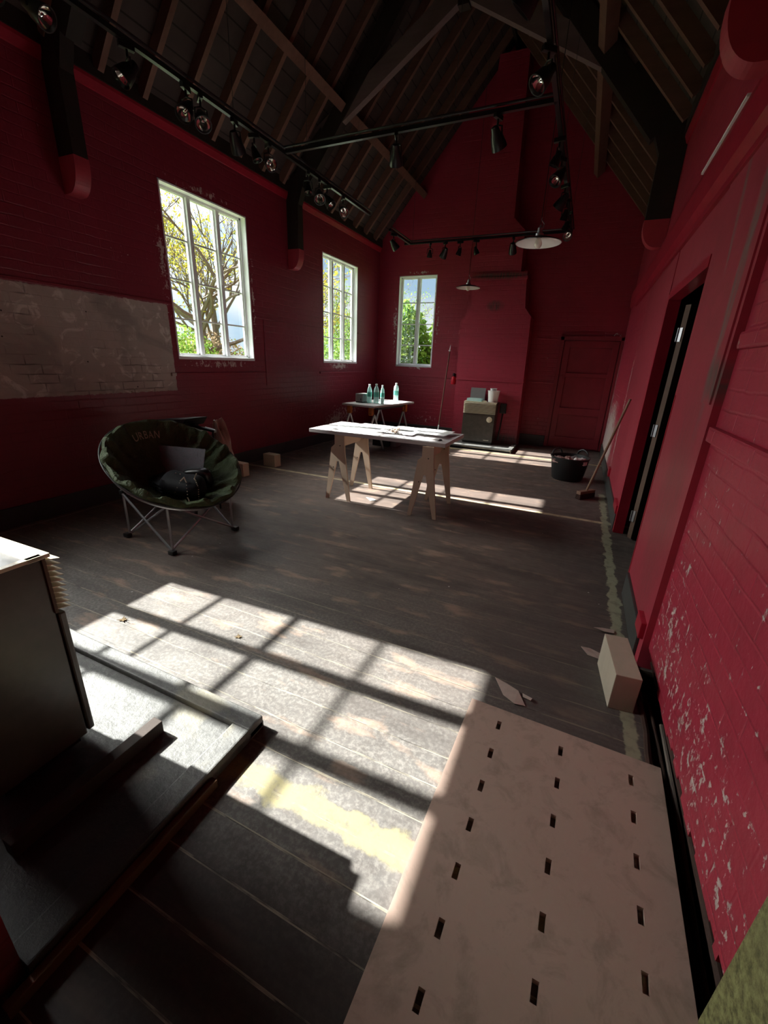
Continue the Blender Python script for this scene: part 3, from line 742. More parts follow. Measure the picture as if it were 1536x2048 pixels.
# ---- heaters (front faces local -y, base at z=0, origin at the middle of the base)
def heater(name, label, loc, rz):
    t = thing(name, label, 'heater', loc, (0, 0, rz))
    W, D, H = 0.61, 0.28, 0.745
    bm = NB(); box(bm, (-W / 2 + 0.012, -D / 2, 0.0), (W / 2 - 0.012, D / 2, H - 0.012), bev=0.004); obj('casing', bm, M['brownmetal'], t)
    bm = NB()
    box(bm, (-W / 2, -D / 2 - 0.02, H - 0.014), (W / 2, -D / 2 + 0.045, H), bev=0.002)
    box(bm, (-W / 2, -D / 2 + 0.002, H - 0.012), (-W / 2 + 0.02, D / 2, H)); 
    obj('top_edge', bm, M['cream'], t)
    bm = NB(); box(bm, (-W / 2 + 0.02, -D / 2 + 0.045, H - 0.013), (W / 2 - 0.004, D / 2, H - 0.002))
    tp = obj('top_plate', bm, M['brownmetal'], t)
    for i in range(5):
        bm = NB(); x = -W / 2 + 0.07 + i * 0.11
        box(bm, (x, -D / 2 + 0.085, H - 0.004), (x + 0.07, -D / 2 + 0.10, H - 0.001)); obj('vent_slot', bm, M['black'], tp); bm = NB(); box(bm, (x, -D / 2 + 0.135, H - 0.004), (x + 0.07, -D / 2 + 0.15, H - 0.001))
        obj('vent_slot', bm, M['black'], tp)
    g = None
    n = 10; z0, z1 = H - 0.215, H - 0.014
    bm = NB(); box(bm, (-W / 2 + 0.004, -D / 2 - 0.006, z0), (W / 2 - 0.004, -D / 2 + 0.004, z1)); g = obj('grille', bm, M['grilleback'], t)
    for i in range(n):
        z = z0 + (z1 - z0) * (i + 0.0) / n
        bm = NB(); prism(bm, [(-D / 2 - 0.004, z + 0.013), (-D / 2 - 0.046, z + 0.0035), (-D / 2 - 0.046, z + 0.0052), (-D / 2 - 0.004, z + 0.0155)], 'x', -W / 2 + 0.004, W / 2 - 0.004)
        obj('louvre_fin', bm, M['cream'], g)
    bm = NB(); box(bm, (-W / 2 + 0.006, -D / 2 - 0.026, 0.012), (W / 2 - 0.006, -D / 2 - 0.003, z0 - 0.006), bev=0.006); f = obj('front_panel', bm, M['brownmetal'], t)
    bm = NB(); R = Matrix.Translation((W / 2 - 0.10, -D / 2 - 0.025, z0 - 0.095)) @ Matrix.Rotation(PI / 2, 4, 'X')
    lathe(bm, [(0.052, 0), (0.052, 0.006), (0.044, 0.010), (0.040, 0.006), (0.024, 0.008), (0.022, 0.024), (0.0, 0.026)], 28, R)
    k = obj('control_dial', bm, M['cream'], f, True)
    bm = NB(); box(bm, (W / 2 - 0.17, -D / 2 - 0.028, 0.045), (W / 2 - 0.07, -D / 2 - 0.0255, 0.055)); obj('nameplate', bm, M['cream'], f)
    bm = NB(); box(bm, (-W / 2 + 0.03, -D / 2 + 0.02, -0.028), (W / 2 - 0.03, D / 2 - 0.02, 0.0)); obj('foot_rail', bm, M['black'], t)
    return t
h1 = heater('gas_heater', 'brown convector heater with cream louvres standing against the far chimney breast', (-1.69, 8.14 + 0.015, 0.058), 0)
h2 = heater('gas_heater', 'large brown convector heater cut off by the left edge, seen from its side', (-1.765, 0.497, 0.078), PI + 0.02)

# ---- things on the far heater
HZ = 0.058 + 0.745
bm = NB(); box(bm, (-0.14, -0.008, 0), (0.14, 0.008, 0.235), Matrix.Rotation(-0.06, 3, 'X'), bev=0.002)
o = tag(obj('grey_folder', bm, M['greyp'], loc=(-1.80, 8.235, HZ + 0.001)), 'dark grey plastic folder leaning upright on the back of the far heater', 'folder')
bm = NB(); box(bm, (-0.13, -0.07, 0), (0.14, 0.07, 0.006)); box(bm, (-0.13, -0.07, 0), (-0.12, 0.07, 0.05)); box(bm, (0.13, -0.07, 0), (0.14, 0.07, 0.05)); box(bm, (-0.13, -0.07, 0), (0.14, -0.062, 0.05)); box(bm, (-0.13, 0.06, 0), (0.14, 0.07, 0.05))
tag(obj('plastic_tray', bm, M['pet'], loc=(-1.83, 8.12, HZ + 0.001)), 'shallow clear plastic tray on top of the far heater', 'tray')
bm = NB(); lathe(bm, [(0.0, 0.0), (0.085, 0.0), (0.105, 0.19), (0.112, 0.192), (0.112, 0.205), (0.098, 0.203), (0.09, 0.02), (0.0, 0.012)], 28)
tag(obj('white_tub', bm, M['enamel'], smooth=True, loc=(-1.49, 8.15, HZ + 0.001)), 'white plastic tub on the right end of the far heater', 'tub')
bm = NB(); lathe(bm, [(0.0, 0.0), (0.045, 0.0), (0.06, 0.085), (0.064, 0.09), (0.055, 0.088), (0.04, 0.01), (0, 0.008)], 24)
t_ = obj('white_cup', bm, M['bottlecap'], smooth=True, loc=(-1.50, 8.15, HZ + 0.155)); tag(t_, 'small white cup sitting inside the white tub on the far heater', 'cup')
rr = random.Random(5)
bm = NB()
for i in range(5):
    tube(bm, [(rr.uniform(-.04, .04), rr.uniform(-.03, .03), 0.012) for _ in range(3)], 0.010, 6)
tag(obj('crumpled_cloth', bm, M['cream'], loc=(-1.63, 8.07, HZ)), 'small crumpled cream cloth in front of the white tub on the heater', 'cloth')
bm = NB(); box(bm, (-1.36, CY - 0.05, 0.60), (-1.245, CY - 0.001, 0.78), bev=0.008); tube(bm, [(-1.30, CY - 0.03, 0.60), (-1.31, CY - 0.04, 0.4), (-1.33, CY - .05, .1)], 0.012, 8)
tag(obj('gas_valve_box', bm, M['black']), 'black box and pipe on the chimney breast right of the far heater', 'valve box')
# small fire extinguisher
t = thing('fire_extinguisher', 'small red fire extinguisher with black head fixed left of the chimney breast', 'fire extinguisher', (-2.412, 8.625, 1.06))
bm = NB(); lathe(bm, [(0.0, 0.0), (0.04, 0.0), (0.048, 0.012), (0.048, 0.12), (0.032, 0.145), (0.016, 0.152)], 20); obj('cylinder', bm, M['fire'], t, True)
bm = NB(); lathe(bm, [(0.018, 0.145), (0.018, 0.20), (0.0, 0.205)], 14); box(bm, (-0.012, -0.06, 0.175), (0.012, 0.03, 0.19)); box(bm, (-0.01, -0.055, 0.20), (0.01, 0.03, 0.213)); obj('valve_head', bm, M['black'], t)
bm = NB(); box(bm, (-0.01, 0.03, 0.03), (0.01, 0.108, 0.2)); obj('wall_bracket', bm, M['black'], t)

# ---- window pole leaning on the end wall
p0, p1 = Vector((-2.44, 7.70, 0.0)), Vector((-2.55, 8.69, 1.80)); p0 = Vector((-2.46, 7.95, 0.012))
t = thing('window_pole', 'long thin wooden pole leaning on the far wall left of the heater', 'pole', p0)
d = p1 - p0
bm = NB(); tube(bm, [d * 0.16, d * 0.93], 0.012, 10); obj('shaft', bm, M['rafter'], t)
bm = NB(); tube(bm, [(0, 0, 0), d * 0.16], 0.014, 10); obj('white_grip', bm, M['white'], t)
bm = NB(); tube(bm, [d * 0.93, d * 0.94, d * 0.95, d * 1.0], [0.012, 0.030, 0.014, 0.006], 10); obj('pole_tip', bm, M['white'], t)

# ---- broom leaning on the right wall
hp = Vector((0.243, 5.33, 0.075)); tp = Vector((0.470, 5.20, 1.165))
t = thing('broom', 'wooden broom with dark bristles leaning on the right wall past the bucket', 'broom', (0.243, 5.33, 0))
bm = NB(); tube(bm, [Vector((0, 0, 0.075)), tp - Vector((0.243, 5.33, 0))], 0.013, 10); obj('handle', bm, M['broomwood'], t)
R = Matrix.Rotation(0.9, 3, 'Z')
bm = NB(); box(bm, (-0.13, -0.03, 0.055), (0.13, 0.03, 0.095), R, bev=0.008); obj('head', bm, M['broomwood'], t)
bm = NB()
for i in range(16):
    for j in range(4):
        q = R @ Vector((-0.12 + i * 0.016, -0.024 + j * 0.016, 0)); tube(bm, [(q.x, q.y, 0.06), (q.x * 1.06, q.y * 1.2, 0.0)], 0.009, 5)
o = obj('bristles', bm, M['bristle'], t); o['kind'] = 'stuff'

# ---- black flexible bucket with rubble
bc = Vector((0.005, 6.20, 0.0))
t = thing('flexible_bucket', 'large black rubber bucket filled with rags by the right wall', 'bucket', bc)
bm = NB(); lathe(bm, [(0.0, 0.0), (0.185, 0.0), (0.20, 0.015), (0.245, 0.30), (0.256, 0.305), (0.256, 0.318), (0.238, 0.315), (0.19, 0.03), (0.0, 0.02)], 40); obj('tub', bm, M['blackp'], t, True)
for s, m in ((1, 0.9), (-1, 2.4)):
    bm = NB(); R = Matrix.Rotation(m if s == 1 else m, 4, 'Z')
    pts = [R @ Vector((0.245, 0.085 * math.cos(a) , 0.31 + 0.075 * math.sin(a))) for a in [q / 10 * PI for q in range(11)]]
    tube(bm, pts, 0.013, 8); obj('loop_handle', bm, M['blackp'], t)
rr = random.Random(11)
for i, (dx, dy, lab, mt) in enumerate(((-0.13, -0.09, 'pink rag draped at the left of the black bucket', 'rag'), (-0.03, -0.10, 'pink rag in the middle of the black bucket', 'rag'), (0.05, -0.02, 'dusty grey rag at the back of the black bucket', 'greyp'), (0.13, -0.09, 'white crumpled paper at the right of the black bucket', 'paper'))):
    bm = NB(); bmesh.ops.create_icosphere(bm, subdivisions=3, radius=0.085)
    ph = [rr.uniform(0, 6) for _ in range(4)]
    for v in bm.verts:
        n = v.co.normalized(); k = 1 + 0.25 * math.sin(n.x * 7 + ph[0]) * math.sin(n.y * 8 + ph[1]) + 0.15 * math.sin(n.z * 13 + ph[2]); v.co = n * 0.085 * k; v.co.z *= 0.7
    o = tag(obj('rag' if mt != 'paper' else 'paper_scrap', bm, M[mt], smooth=True, loc=(bc.x + dx, bc.y + dy, 0.262)), lab, 'rag' if mt != 'paper' else 'paper', group='rubbish in the bucket')
bm = NB(); bmesh.ops.create_uvsphere(bm, u_segments=16, v_segments=10, radius=0.03, matrix=Matrix.Translation((bc.x + 0.075, bc.y - 0.13, 0.30)))
tag(obj('white_ball', bm, M['paper'], smooth=True), 'small white ball of paper in the black bucket', 'paper ball')
bm = NB(); lathe(bm, [(0.0, 0.02), (0.19, 0.022), (0.222, 0.20), (0.0, 0.215)], 24, Matrix.Translation(bc))
tag(obj('rubble_fill', bm, M['void'], smooth=True), 'dark rubble filling the black bucket under the rags', 'rubble', kind='stuff')

# ---- main trestle table
TZ = 0.745
bm = NB(); box(bm, (-2.565, 3.73, TZ - 0.036), (-1.065, 4.41, TZ), bev=0.002)
tag(obj('table_top', bm, M['top']), 'long pale grey board resting on two plywood trestles in mid room', 'table top')
def trestle(loc, label, rz=0.0):
    t = thing('plywood_trestle', label, 'trestle', loc, (0, 0, rz), group='plywood trestles')
    H = TZ - 0.038
    outl = [(-0.150, 0.0), (-0.115, 0.0), (-0.012, 0.43), (0.014, 0.43), (0.112, 0.0), (0.150, 0.0), (0.085, 0.52), (0.075, H), (-0.035, H), (-0.035, H - .10), (-0.075, 0.57)]
    for y in (-0.30, 0.26):
        bm = NB(); prism(bm, outl, 'y', y - 0.010, y + 0.010)
        pn = obj('leg_frame', bm, M['ply'], t)
        bm = NB(); tube(bm, [(0.03, y - 0.0105, H - 0.11), (0.03, y - 0.0125, H - 0.11)], 0.006, 10); obj('bolt_hole', bm, M['black'], pn); bm = NB(); tube(bm, [(-0.05, y - 0.0105, 0.36), (-0.05, y - 0.0125, 0.36)], 0.006, 10)
        obj('bolt_hole', bm, M['black'], pn)
    bm = NB(); prism(bm, [(-0.289, H), (0.249, H), (0.249, H - 0.09), (0.18, H - 0.135), (-0.22, H - 0.135), (-0.289, H - 0.09)], 'x', -0.012, 0.012); obj('cross_beam', bm, M['ply'], t)
    bm = NB(); prism(bm, [(-0.17, H), (0.13, H), (0.075, H - 0.10)], 'y', 0.235, 0.25); obj('gusset', bm, M['ply'], t)
    return t
t1 = trestle((-2.235, 4.06, 0), 'plywood trestle under the left end of the long table', 0.02)
dup(t1, (-1.245, 4.00, 0), (0, 0, 0.03), 'plywood trestle under the right end of the long table')

def sheet(x0, y0, x1, y1, rz, label, n=3, lift=0.001, z=TZ, name='paper_sheet', mat='paper', group='papers on the long table'):
    bm = NB(); NX, NYY = 10, 8
    g = [[bm.verts.new(((x1 - x0) * (i / NX - .5), (y1 - y0) * (j / NYY - .5), 0.0012 + 0.004 * abs(math.sin(i * 0.5 + n)) * (0.2 + abs(j / NYY - .5)))) for j in range(NYY + 1)] for i in range(NX + 1)]
    for i in range(NX):
        for j in range(NYY): bm.faces.new((g[i][j], g[i + 1][j], g[i + 1][j + 1], g[i][j + 1]))
    ex = bmesh.ops.extrude_face_region(bm, geom=list(bm.faces))
    for v in [v for v in ex['geom'] if isinstance(v, bmesh.types.BMVert)]: v.co.z += 0.0006
    o = obj(name, bm, M[mat], smooth=True, loc=((x0 + x1) / 2, (y0 + y1) / 2, z + lift), rot=(0, 0, rz))
    tag(o, label, 'paper', group)
    return o
def drawing_mat():
    t = NT('printed_drawing_paper'); c = t.coord(); s = t.sep(c)
    bk = t.n('ShaderNodeTexBrick'); t.l(c, bk.inputs['Vector']); bk.inputs['Scale'].default_value = 1.0
    bk.inputs['Brick Width'].default_value = 0.17; bk.inputs['Row Height'].default_value = 0.11; bk.inputs['Mortar Size'].default_value = 0.0014
    f = t.math('MULTIPLY', bk.outputs['Fac'], t.ramp(t.noise(c, 7, 2), [(0.45, 0), (0.5, 0.8)]))
    return t.bsdf(t.mix(f, (0.80, 0.80, 0.79), (0.22, 0.22, 0.24)), 0.7)
M['drawing'] = drawing_mat()
def black_edge_sheet(*a, **k): return sheet(*a, **k)
sheet(-2.40, 3.86, -1.86, 4.24, 0.03, 'large white drawing sheet at the left end of the table', 1, 0.001, mat='drawing')
sheet(-2.25, 4.13, -1.78, 4.39, -0.05, 'white drawing sheet along the back left edge of the table', 2, 0.006, mat='drawing')
sheet(-1.88, 3.90, -1.46, 4.22, -0.03, 'white drawing sheet in the middle of the table', 3, 0.012, mat='drawing')
sheet(-1.80, 4.13, -1.30, 4.38, 0.04, 'white drawing sheet along the back right of the table', 4, 0.019, mat='drawing')
sheet(-1.50, 3.98, -1.15, 4.34, -0.04, 'large white drawing sheet at the right end of the table', 5, 0.026, mat='drawing')
sheet(-1.70, 3.78, -1.52, 3.90, 0.2, 'small grey sheet near the front edge under the dried flowers', 6, 0.001, mat='top')
bm = NB(); box(bm, (-0.075, -0.022, 0), (0.075, 0.022, 0.014), Matrix.Rotation(0.1, 3, 'Z'), bev=0.003)
tag(obj('folded_paper', bm, M['paper'], loc=(-1.245, 3.865, TZ + 0.001)), 'small folded white paper near the front right of the long table', 'folded paper')
bm = NB(); tube(bm, [(-0.06, 0.04, 0.008), (0.05, -0.03, 0.008)], 0.005, 8)
tag(obj('pencil', bm, M['black'], loc=(-1.37, 3.95, TZ + 0.03)), 'dark pencil lying on the right sheet of the long table', 'pencil')
bm = NB(); bmesh.ops.create_icosphere(bm, subdivisions=2, radius=0.012, matrix=Matrix.Diagonal((1.4, 1, .7, 1)))
tag(obj('dark_stone', bm, M['black'], loc=(-1.155, 3.86, TZ + 0.009)), 'tiny dark stone at the front right corner of the long table', 'stone')
# dried flowers
t = thing('dried_flowers', 'small bunch of dried brown flowers on the front of the long table', 'dried flowers', (-1.66, 3.93, TZ + 0.014))
rr = random.Random(2)
bm = NB()
for i in range(26):
    a = rr.uniform(0, 2 * PI); L = rr.uniform(0.04, 0.10)
    tube(bm, [(0, 0, 0.004), (math.cos(a) * L * .5, math.sin(a) * L * .5, rr.uniform(.008, .03)), (math.cos(a) * L, math.sin(a) * L, rr.uniform(.0, .03))], 0.0022, 5)
obj('stems', bm, M['void'], t)
bm = NB()
for i in range(14):
    bmesh.ops.create_icosphere(bm, subdivisions=1, radius=rr.uniform(.008, .015), matrix=Matrix.Translation((rr.uniform(-.035, .035), rr.uniform(-.03, .03), rr.uniform(.012, .05))))
obj('flower_heads', bm, M['ply'], t)

# ---- small workbench table with orange clamps
SZ = 0.755
t = thing('folding_workbench', 'small folding workbench with orange clamps and grey top in the far left corner', 'workbench', (-3.24, 6.92, 0), (0, 0, -0.12))
top = [(-0.34, -0.66), (0.32, -0.68), (0.36, 0.62), (-0.38, 0.66)]
bm = NB(); prism(bm, top, 'z', SZ - 0.03, SZ); obj('table_top', bm, M['top'], t)
bm = NB(); box(bm, (-0.28, -0.50, SZ - 0.075), (-0.24, 0.50, SZ - 0.03)); box(bm, (0.24, -0.50, SZ - 0.075), (0.28, 0.50, SZ - 0.03)); obj('rail', bm, M['skirt'], t)
for x, y in ((-0.26, -0.55), (0.20, -0.58), (-0.27, 0.45), (0.29, 0.40)):
    bm = NB(); box(bm, (x - 0.035, y - 0.03, SZ - 0.065), (x + 0.035, y + 0.03, SZ - 0.031), bev=0.006)
    box(bm, (x - 0.035, y - 0.03, SZ - 0.15), (x - 0.022, y + 0.03, SZ - 0.06)); box(bm, (x + 0.022, y - 0.03, SZ - 0.15), (x + 0.035, y + 0.03, SZ - 0.06)); box(bm, (x - 0.035, y - 0.03, SZ - 0.165), (x + 0.035, y + 0.03, SZ - 0.145), bev=0.006)
    obj('clamp', bm, M['orange'], t)
for y, s in ((-0.55, -1), (0.43, 1)):
    for x in (-0.26, 0.24):
        for q in (-1, 1):
            bm = NB(); beam(bm, (x, y, SZ - 0.155), (x + q * 0.05, y + q * 0.24, 0.0), 0.022, 0.03); obj('leg', bm, M['steel'], t)

def bottle(loc, h, r, label, capc='bottlecap', shoulder=0.62):
    t = thing('water_bottle', label, 'bottle', loc, group='water bottles')
    bm = NB()
    lathe(bm, [(0.0, 0.004), (r * 0.85, 0.0), (r, 0.012), (r * 0.96, h * 0.22), (r, h * 0.3), (r, h * shoulder), (r * 0.8, h * (shoulder + 0.13)), (r * 0.36, h * 0.90), (r * 0.36, h * 0.95)], 20); obj('body', bm, M['pet'], t, True)
    bm = NB(); lathe(bm, [(r * 1.01, h * 0.34), (r * 1.02, h * 0.345), (r * 1.02, h * 0.58), (r * 1.01, h * 0.585)], 20); obj('label_band', bm, M['bottlelabel'], t, True)
    bm = NB(); lathe(bm, [(r * 0.42, h * 0.935), (r * 0.42, h * 1.0), (0.0, h * 1.0)], 16); obj('cap', bm, M['bottlecap'], t, True)
bottle((-3.34, 6.70, SZ), 0.31, 0.042, 'tapered clear water bottle, leftmost, right beside the grey box')
bottle((-3.20, 6.68, SZ), 0.325, 0.046, 'tall green-labelled water bottle in the middle of the left cluster')
bottle((-3.15, 6.82, SZ), 0.30, 0.036, 'slim clear water bottle standing behind the middle one')
bottle((-3.11, 7.33, SZ), 0.325, 0.046, 'clear water bottle standing alone at the right end of the workbench', shoulder=0.7)
bm = NB(); lathe(bm, [(0.0, 0.0), (0.026, 0.0), (0.032, 0.10), (0.030, 0.10), (0.024, 0.006), (0, 0.006)], 18)
tag(obj('drinking_glass', bm, M['pet'], smooth=True, loc=(-3.075, 6.66, SZ + 0.001)), 'small clear drinking glass in front of the bottles', 'glass')
t = thing('grey_box', 'grey boxy appliance with dark base at the left end of the workbench', 'appliance', (-3.47, 6.70, SZ), (0, 0, -0.1))
bm = NB(); box(bm, (-0.075, -0.12, 0.02), (0.075, 0.12, 0.15), bev=0.006); obj('housing', bm, M['greyp'], t)
bm = NB(); box(bm, (-0.07, -0.115, 0.0), (0.07, 0.115, 0.02)); obj('base', bm, M['black'], t)
bm = NB(); box(bm, (0.03, -0.124, 0.04), (0.045, -0.12, 0.075)); obj('lever', bm, M['black'], t)
sheet(-3.25, 6.95, -2.98, 7.2, 0.2, 'white paper lying flat on the far workbench', 7, 0.001, SZ, group='papers on the workbench')
bm = NB(); box(bm, (-0.16, -0.12, 0), (0.16, 0.12, 0.22), bev=0.01)
tag(obj('dark_crate', bm, M['blackp'], loc=(-3.15, 6.92, 0.0)), 'dark crate on the floor underneath the small workbench', 'crate')
bm = NB(); box(bm, (-0.06, -0.10, 0), (0.06, 0.10, 0.20), bev=0.006)
tag(obj('grey_carton', bm, M['greyp'], loc=(-2.93, 6.98, 0.0)), 'small grey carton beside the dark crate under the workbench', 'carton')

# ---- wooden blocks
def block(loc, sx, sy, sz, rz, mat, label):
    bm = NB(); box(bm, (-sx / 2, -sy / 2, 0), (sx / 2, sy / 2, sz), bev=0.003)
    return tag(obj('wood_block', bm, M[mat], loc=loc, rot=(0, 0, rz)), label, 'block', group=None)
block((-3.80, 3.98, 0), 0.20, 0.10, 0.165, -0.08, 'ply', 'orange-brown wooden block just behind the camping chair')
block((-3.80, 4.60, 0), 0.21, 0.12, 0.168, -0.08, 'blockl', 'pale square wooden block by the left wall, further from the chair')
block((0.385, 1.955, 0), 0.105, 0.315, 0.185, 0.11, 'blockp', 'tall pale wooden block at the right wall beyond the perforated sheet')

# ---- MDF board with slots
def mdf():
    bm = NB(); W, L, T = 0.735, 1.34, 0.018
    xs, hx = [-W / 2, W / 2], []
    for cx in (-0.228, 0.017, 0.262): hx.append((cx - 0.0085, cx + 0.0085))
    rows = {0: [0.071 + 0.1505 * k for k in range(9)], 1: [0.080 + 0.1505 * k for k in range(9)], 2: [0.088 + 0.1505 * k for k in range(9)]}
    # build three longitudinal strips separately so that slot rows may be offset
    cuts = [-W / 2, (hx[0][1] + hx[1][0]) / 2, (hx[1][1] + hx[2][0]) / 2, W / 2]
    top = L / 2
    for c in range(3):
        us = [cuts[c], hx[c][0], hx[c][1], cuts[c + 1]]
        holes = [(hx[c][0], hx[c][1], top - r - 0.046, top - r) for r in rows[c] if r + 0.046 < L]
        vs = sorted([-top, top] + [v for h in holes for v in h[2:]])
        for i in range(3):
            for j in range(len(vs) - 1):
                cu, cv = (us[i] + us[i + 1]) / 2, (vs[j] + vs[j + 1]) / 2
                if any(h[0] < cu < h[1] and h[2] < cv < h[3] for h in holes): continue
                box(bm, (us[i], vs[j], 0), (us[i + 1], vs[j + 1], T))
    return bm
th = -0.028
ang = 0.028
R = Matrix.Rotation(-ang, 3, 'Z')
ctr = Vector((-0.2135, 1.545, 0)) + R @ Vector((0.3675, -0.67, 0))
o = tag(obj('perforated_sheet', mdf(), M['mdf'], loc=(ctr.x, ctr.y, 0.001), rot=(0, 0, -ang)), 'large tan fibreboard sheet with rows of slots lying on the floor, right foreground', 'board')

# ---- scraps and leaves on the floor
def scrap(pts, label, mat='ply', z=0.002, name='paint_flake', cat='paint flake', group='flakes of paint on the floor'):
    bm = NB(); cx = sum(p[0] for p in pts) / len(pts); cy = sum(p[1] for p in pts) / len(pts)
    prism(bm, [(p[0] - cx, p[1] - cy) for p in pts], 'z', 0, 0.002)
    for v in bm.verts: v.co.z += 0.012 * abs(math.sin(v.co.x * 40 + 1)) * abs(math.cos(v.co.y * 30))
    return tag(obj(name, bm, M[mat], loc=(cx, cy, z)), label, cat, group)
M['flake'] = simple('plaster_flake', (0.40, 0.31, 0.27), 0.8, var=0.2, scale=30)
scrap([(-0.145, 1.745), (-0.09, 1.735), (-0.03, 1.70), (0.012, 1.625), (-0.035, 1.615), (-0.09, 1.65)], 'largest pink-beige flake just beyond the perforated sheet', 'flake')
scrap([(-0.01, 1.70), (0.035, 1.675), (0.03, 1.66), (-0.005, 1.675)], 'small curled flake touching the largest one', 'flake')
scrap([(0.30, 2.43), (0.35, 2.46), (0.41, 2.47), (0.41, 2.43), (0.36, 2.42)], 'beige flake behind the tall pale block', 'flake')
scrap([(0.235, 2.20), (0.28, 2.215), (0.33, 2.19), (0.33, 2.14), (0.27, 2.15)], 'beige flake just left of the tall pale block', 'flake')
scrap([(-1.98, 3.95), (-1.92, 3.98), (-1.84, 3.93), (-1.90, 3.89)], 'white flake in the sun between the two trestles', 'paper')
def leaf(loc, s, label):
    bm = NB(); n = 11; vs = []
    for i in range(n * 2):
        a = 2 * PI * i / (n * 2); r = s * (1 if i % 2 == 0 else 0.55) * (0.8 + 0.3 * math.sin(i)); vs.append((r * math.cos(a), r * math.sin(a)))
    prism(bm, vs, 'z', 0, 0.0015)
    tube(bm, [(0, 0, 0.001), (s * 1.5, -s * 0.2, 0.003)], 0.0012, 5)
    for v in bm.verts: v.co.z += 0.35 * (v.co.x ** 2 + v.co.y ** 2) / s * 0.6
    tag(obj('dry_leaf', bm, M['leafb'], loc=loc), label, 'leaf', 'dry leaves in the sun patch')
leaf((-2.15, 1.24, 0.002), 0.028, 'pale dry leaf in the left end of the sun patch near the heater')
leaf((-1.47, 1.42, 0.002), 0.022, 'pale dry leaf on the window-bar shadow in the middle of the sun patch')
# ---- camping moon chair
CC = Vector((-2.772, 2.225, 0.650)); CR = 0.455
az, ti = -0.157, 1.0
cn = Vector((math.cos(az) * math.cos(ti), math.sin(az) * math.cos(ti), math.sin(ti)))
cs = Vector((-math.sin(az), math.cos(az), 0)); cu = cn.cross(cs)
CM = Matrix((( cs.x, cu.x, cn.x, CC.x), (cs.y, cu.y, cn.y, CC.y), (cs.z, cu.z, cn.z, CC.z), (0, 0, 0, 1)))
chair = thing('camping_chair', 'round green padded folding camping chair standing on the floor by the left wall', 'chair', (-2.88, 2.30, 0))
off = Matrix.Translation((2.88, -2.30, 0))
def cpt(r, a, z): return off @ (CM @ Vector((r * math.cos(a), r * math.sin(a), z)))
def dish_z(r, a): return -0.235 * (1 - (r / CR) ** 2.3)
def ruf(r, a):
    k = max(0.0, (r / CR - 0.35)) / 0.65
    back = 0.6 + 0.4 * math.cos(a - PI / 2)
    w = 0.020 * math.sin(a * 13 + 1.3 * math.sin(a * 3)) + 0.012 * math.sin(a * 29 + 6 * r / CR) + 0.010 * math.sin(a * 7 + r * 34)
    from mathutils import noise as mn
    px, py = r * math.cos(a), r * math.sin(a)
    f = mn.fractal(Vector((px * 9, py * 9, 3.1)), 0.9, 2.0, 3) * 0.030 * min(1.0, k * 2.2)
    rdg = (1 - abs(mn.noise(Vector((math.cos(a) * 4.2, math.sin(a) * 4.2, r * 5)))) * 3.2) * 0.030
    calm = 1 - 0.9 * math.exp(-(((a - PI / 2 - 0.05) / 0.42) ** 2)) * (1 if r > 0.5 * CR else 0.5)
    return ((k * w * back) + f + max(-0.01, rdg) * k) * calm
bm = NB(); NR, NA = 22, 144
prof = []
for i in range(NR + 1): prof.append((CR * 0.985 * i / NR, 0, 0))
inner = []
for i in range(1, NR + 1):
    r = CR * i / NR
    inner.append([bm.verts.new(cpt(r, 2 * PI * k / NA, dish_z(r, 2 * PI * k / NA) + 0.018 + ruf(r, 2 * PI * k / NA))) for k in range(NA)])
rim = []
for q, (dr, dz) in enumerate(((0.020, 0.024), (0.034, 0.008), (0.034, -0.016), (0.016, -0.034), (-0.01, -0.036))):
    rim.append([bm.verts.new(cpt(CR + dr + 0.008 * math.sin(k * 0.6), 2 * PI * k / NA, dz + 0.35 * ruf(CR, 2 * PI * k / NA))) for k in range(NA)])
outer = []
for i in range(NR - 1, 0, -1):
    r = CR * i / NR
    outer.append([bm.verts.new(cpt(r, 2 * PI * k / NA, dish_z(r, 0) - 0.030)) for k in range(NA)])
rings = inner + rim + outer
c0 = bm.verts.new(cpt(0, 0, dish_z(0, 0) + 0.018)); c1 = bm.verts.new(cpt(0, 0, dish_z(0, 0) - 0.03))
for k in range(NA):
    bm.faces.new((c0, rings[0][k], rings[0][(k + 1) % NA])); bm.faces.new((c1, rings[-1][(k + 1) % NA], rings[-1][k]))
for a, b in zip(rings, rings[1:]):
    for k in range(NA): bm.faces.new((a[k], a[(k + 1) % NA], b[(k + 1) % NA], b[k]))
seat = obj('padded_seat', bm, M['fabric'], chair, True)
bm = NB(); tube(bm, [cpt(CR + 0.042, 2 * PI * k / 96, -0.004) for k in range(96)], 0.006, 6, closed=True); obj('piping', bm, M['leafg'] if False else M['skirt'], seat, True)
bm = NB(); tube(bm, [cpt(CR + 0.01, 2 * PI * k / 72, -0.048) for k in range(72)], 0.011, 8, closed=True); obj('rim_tube', bm, M['steel'], chair, True)
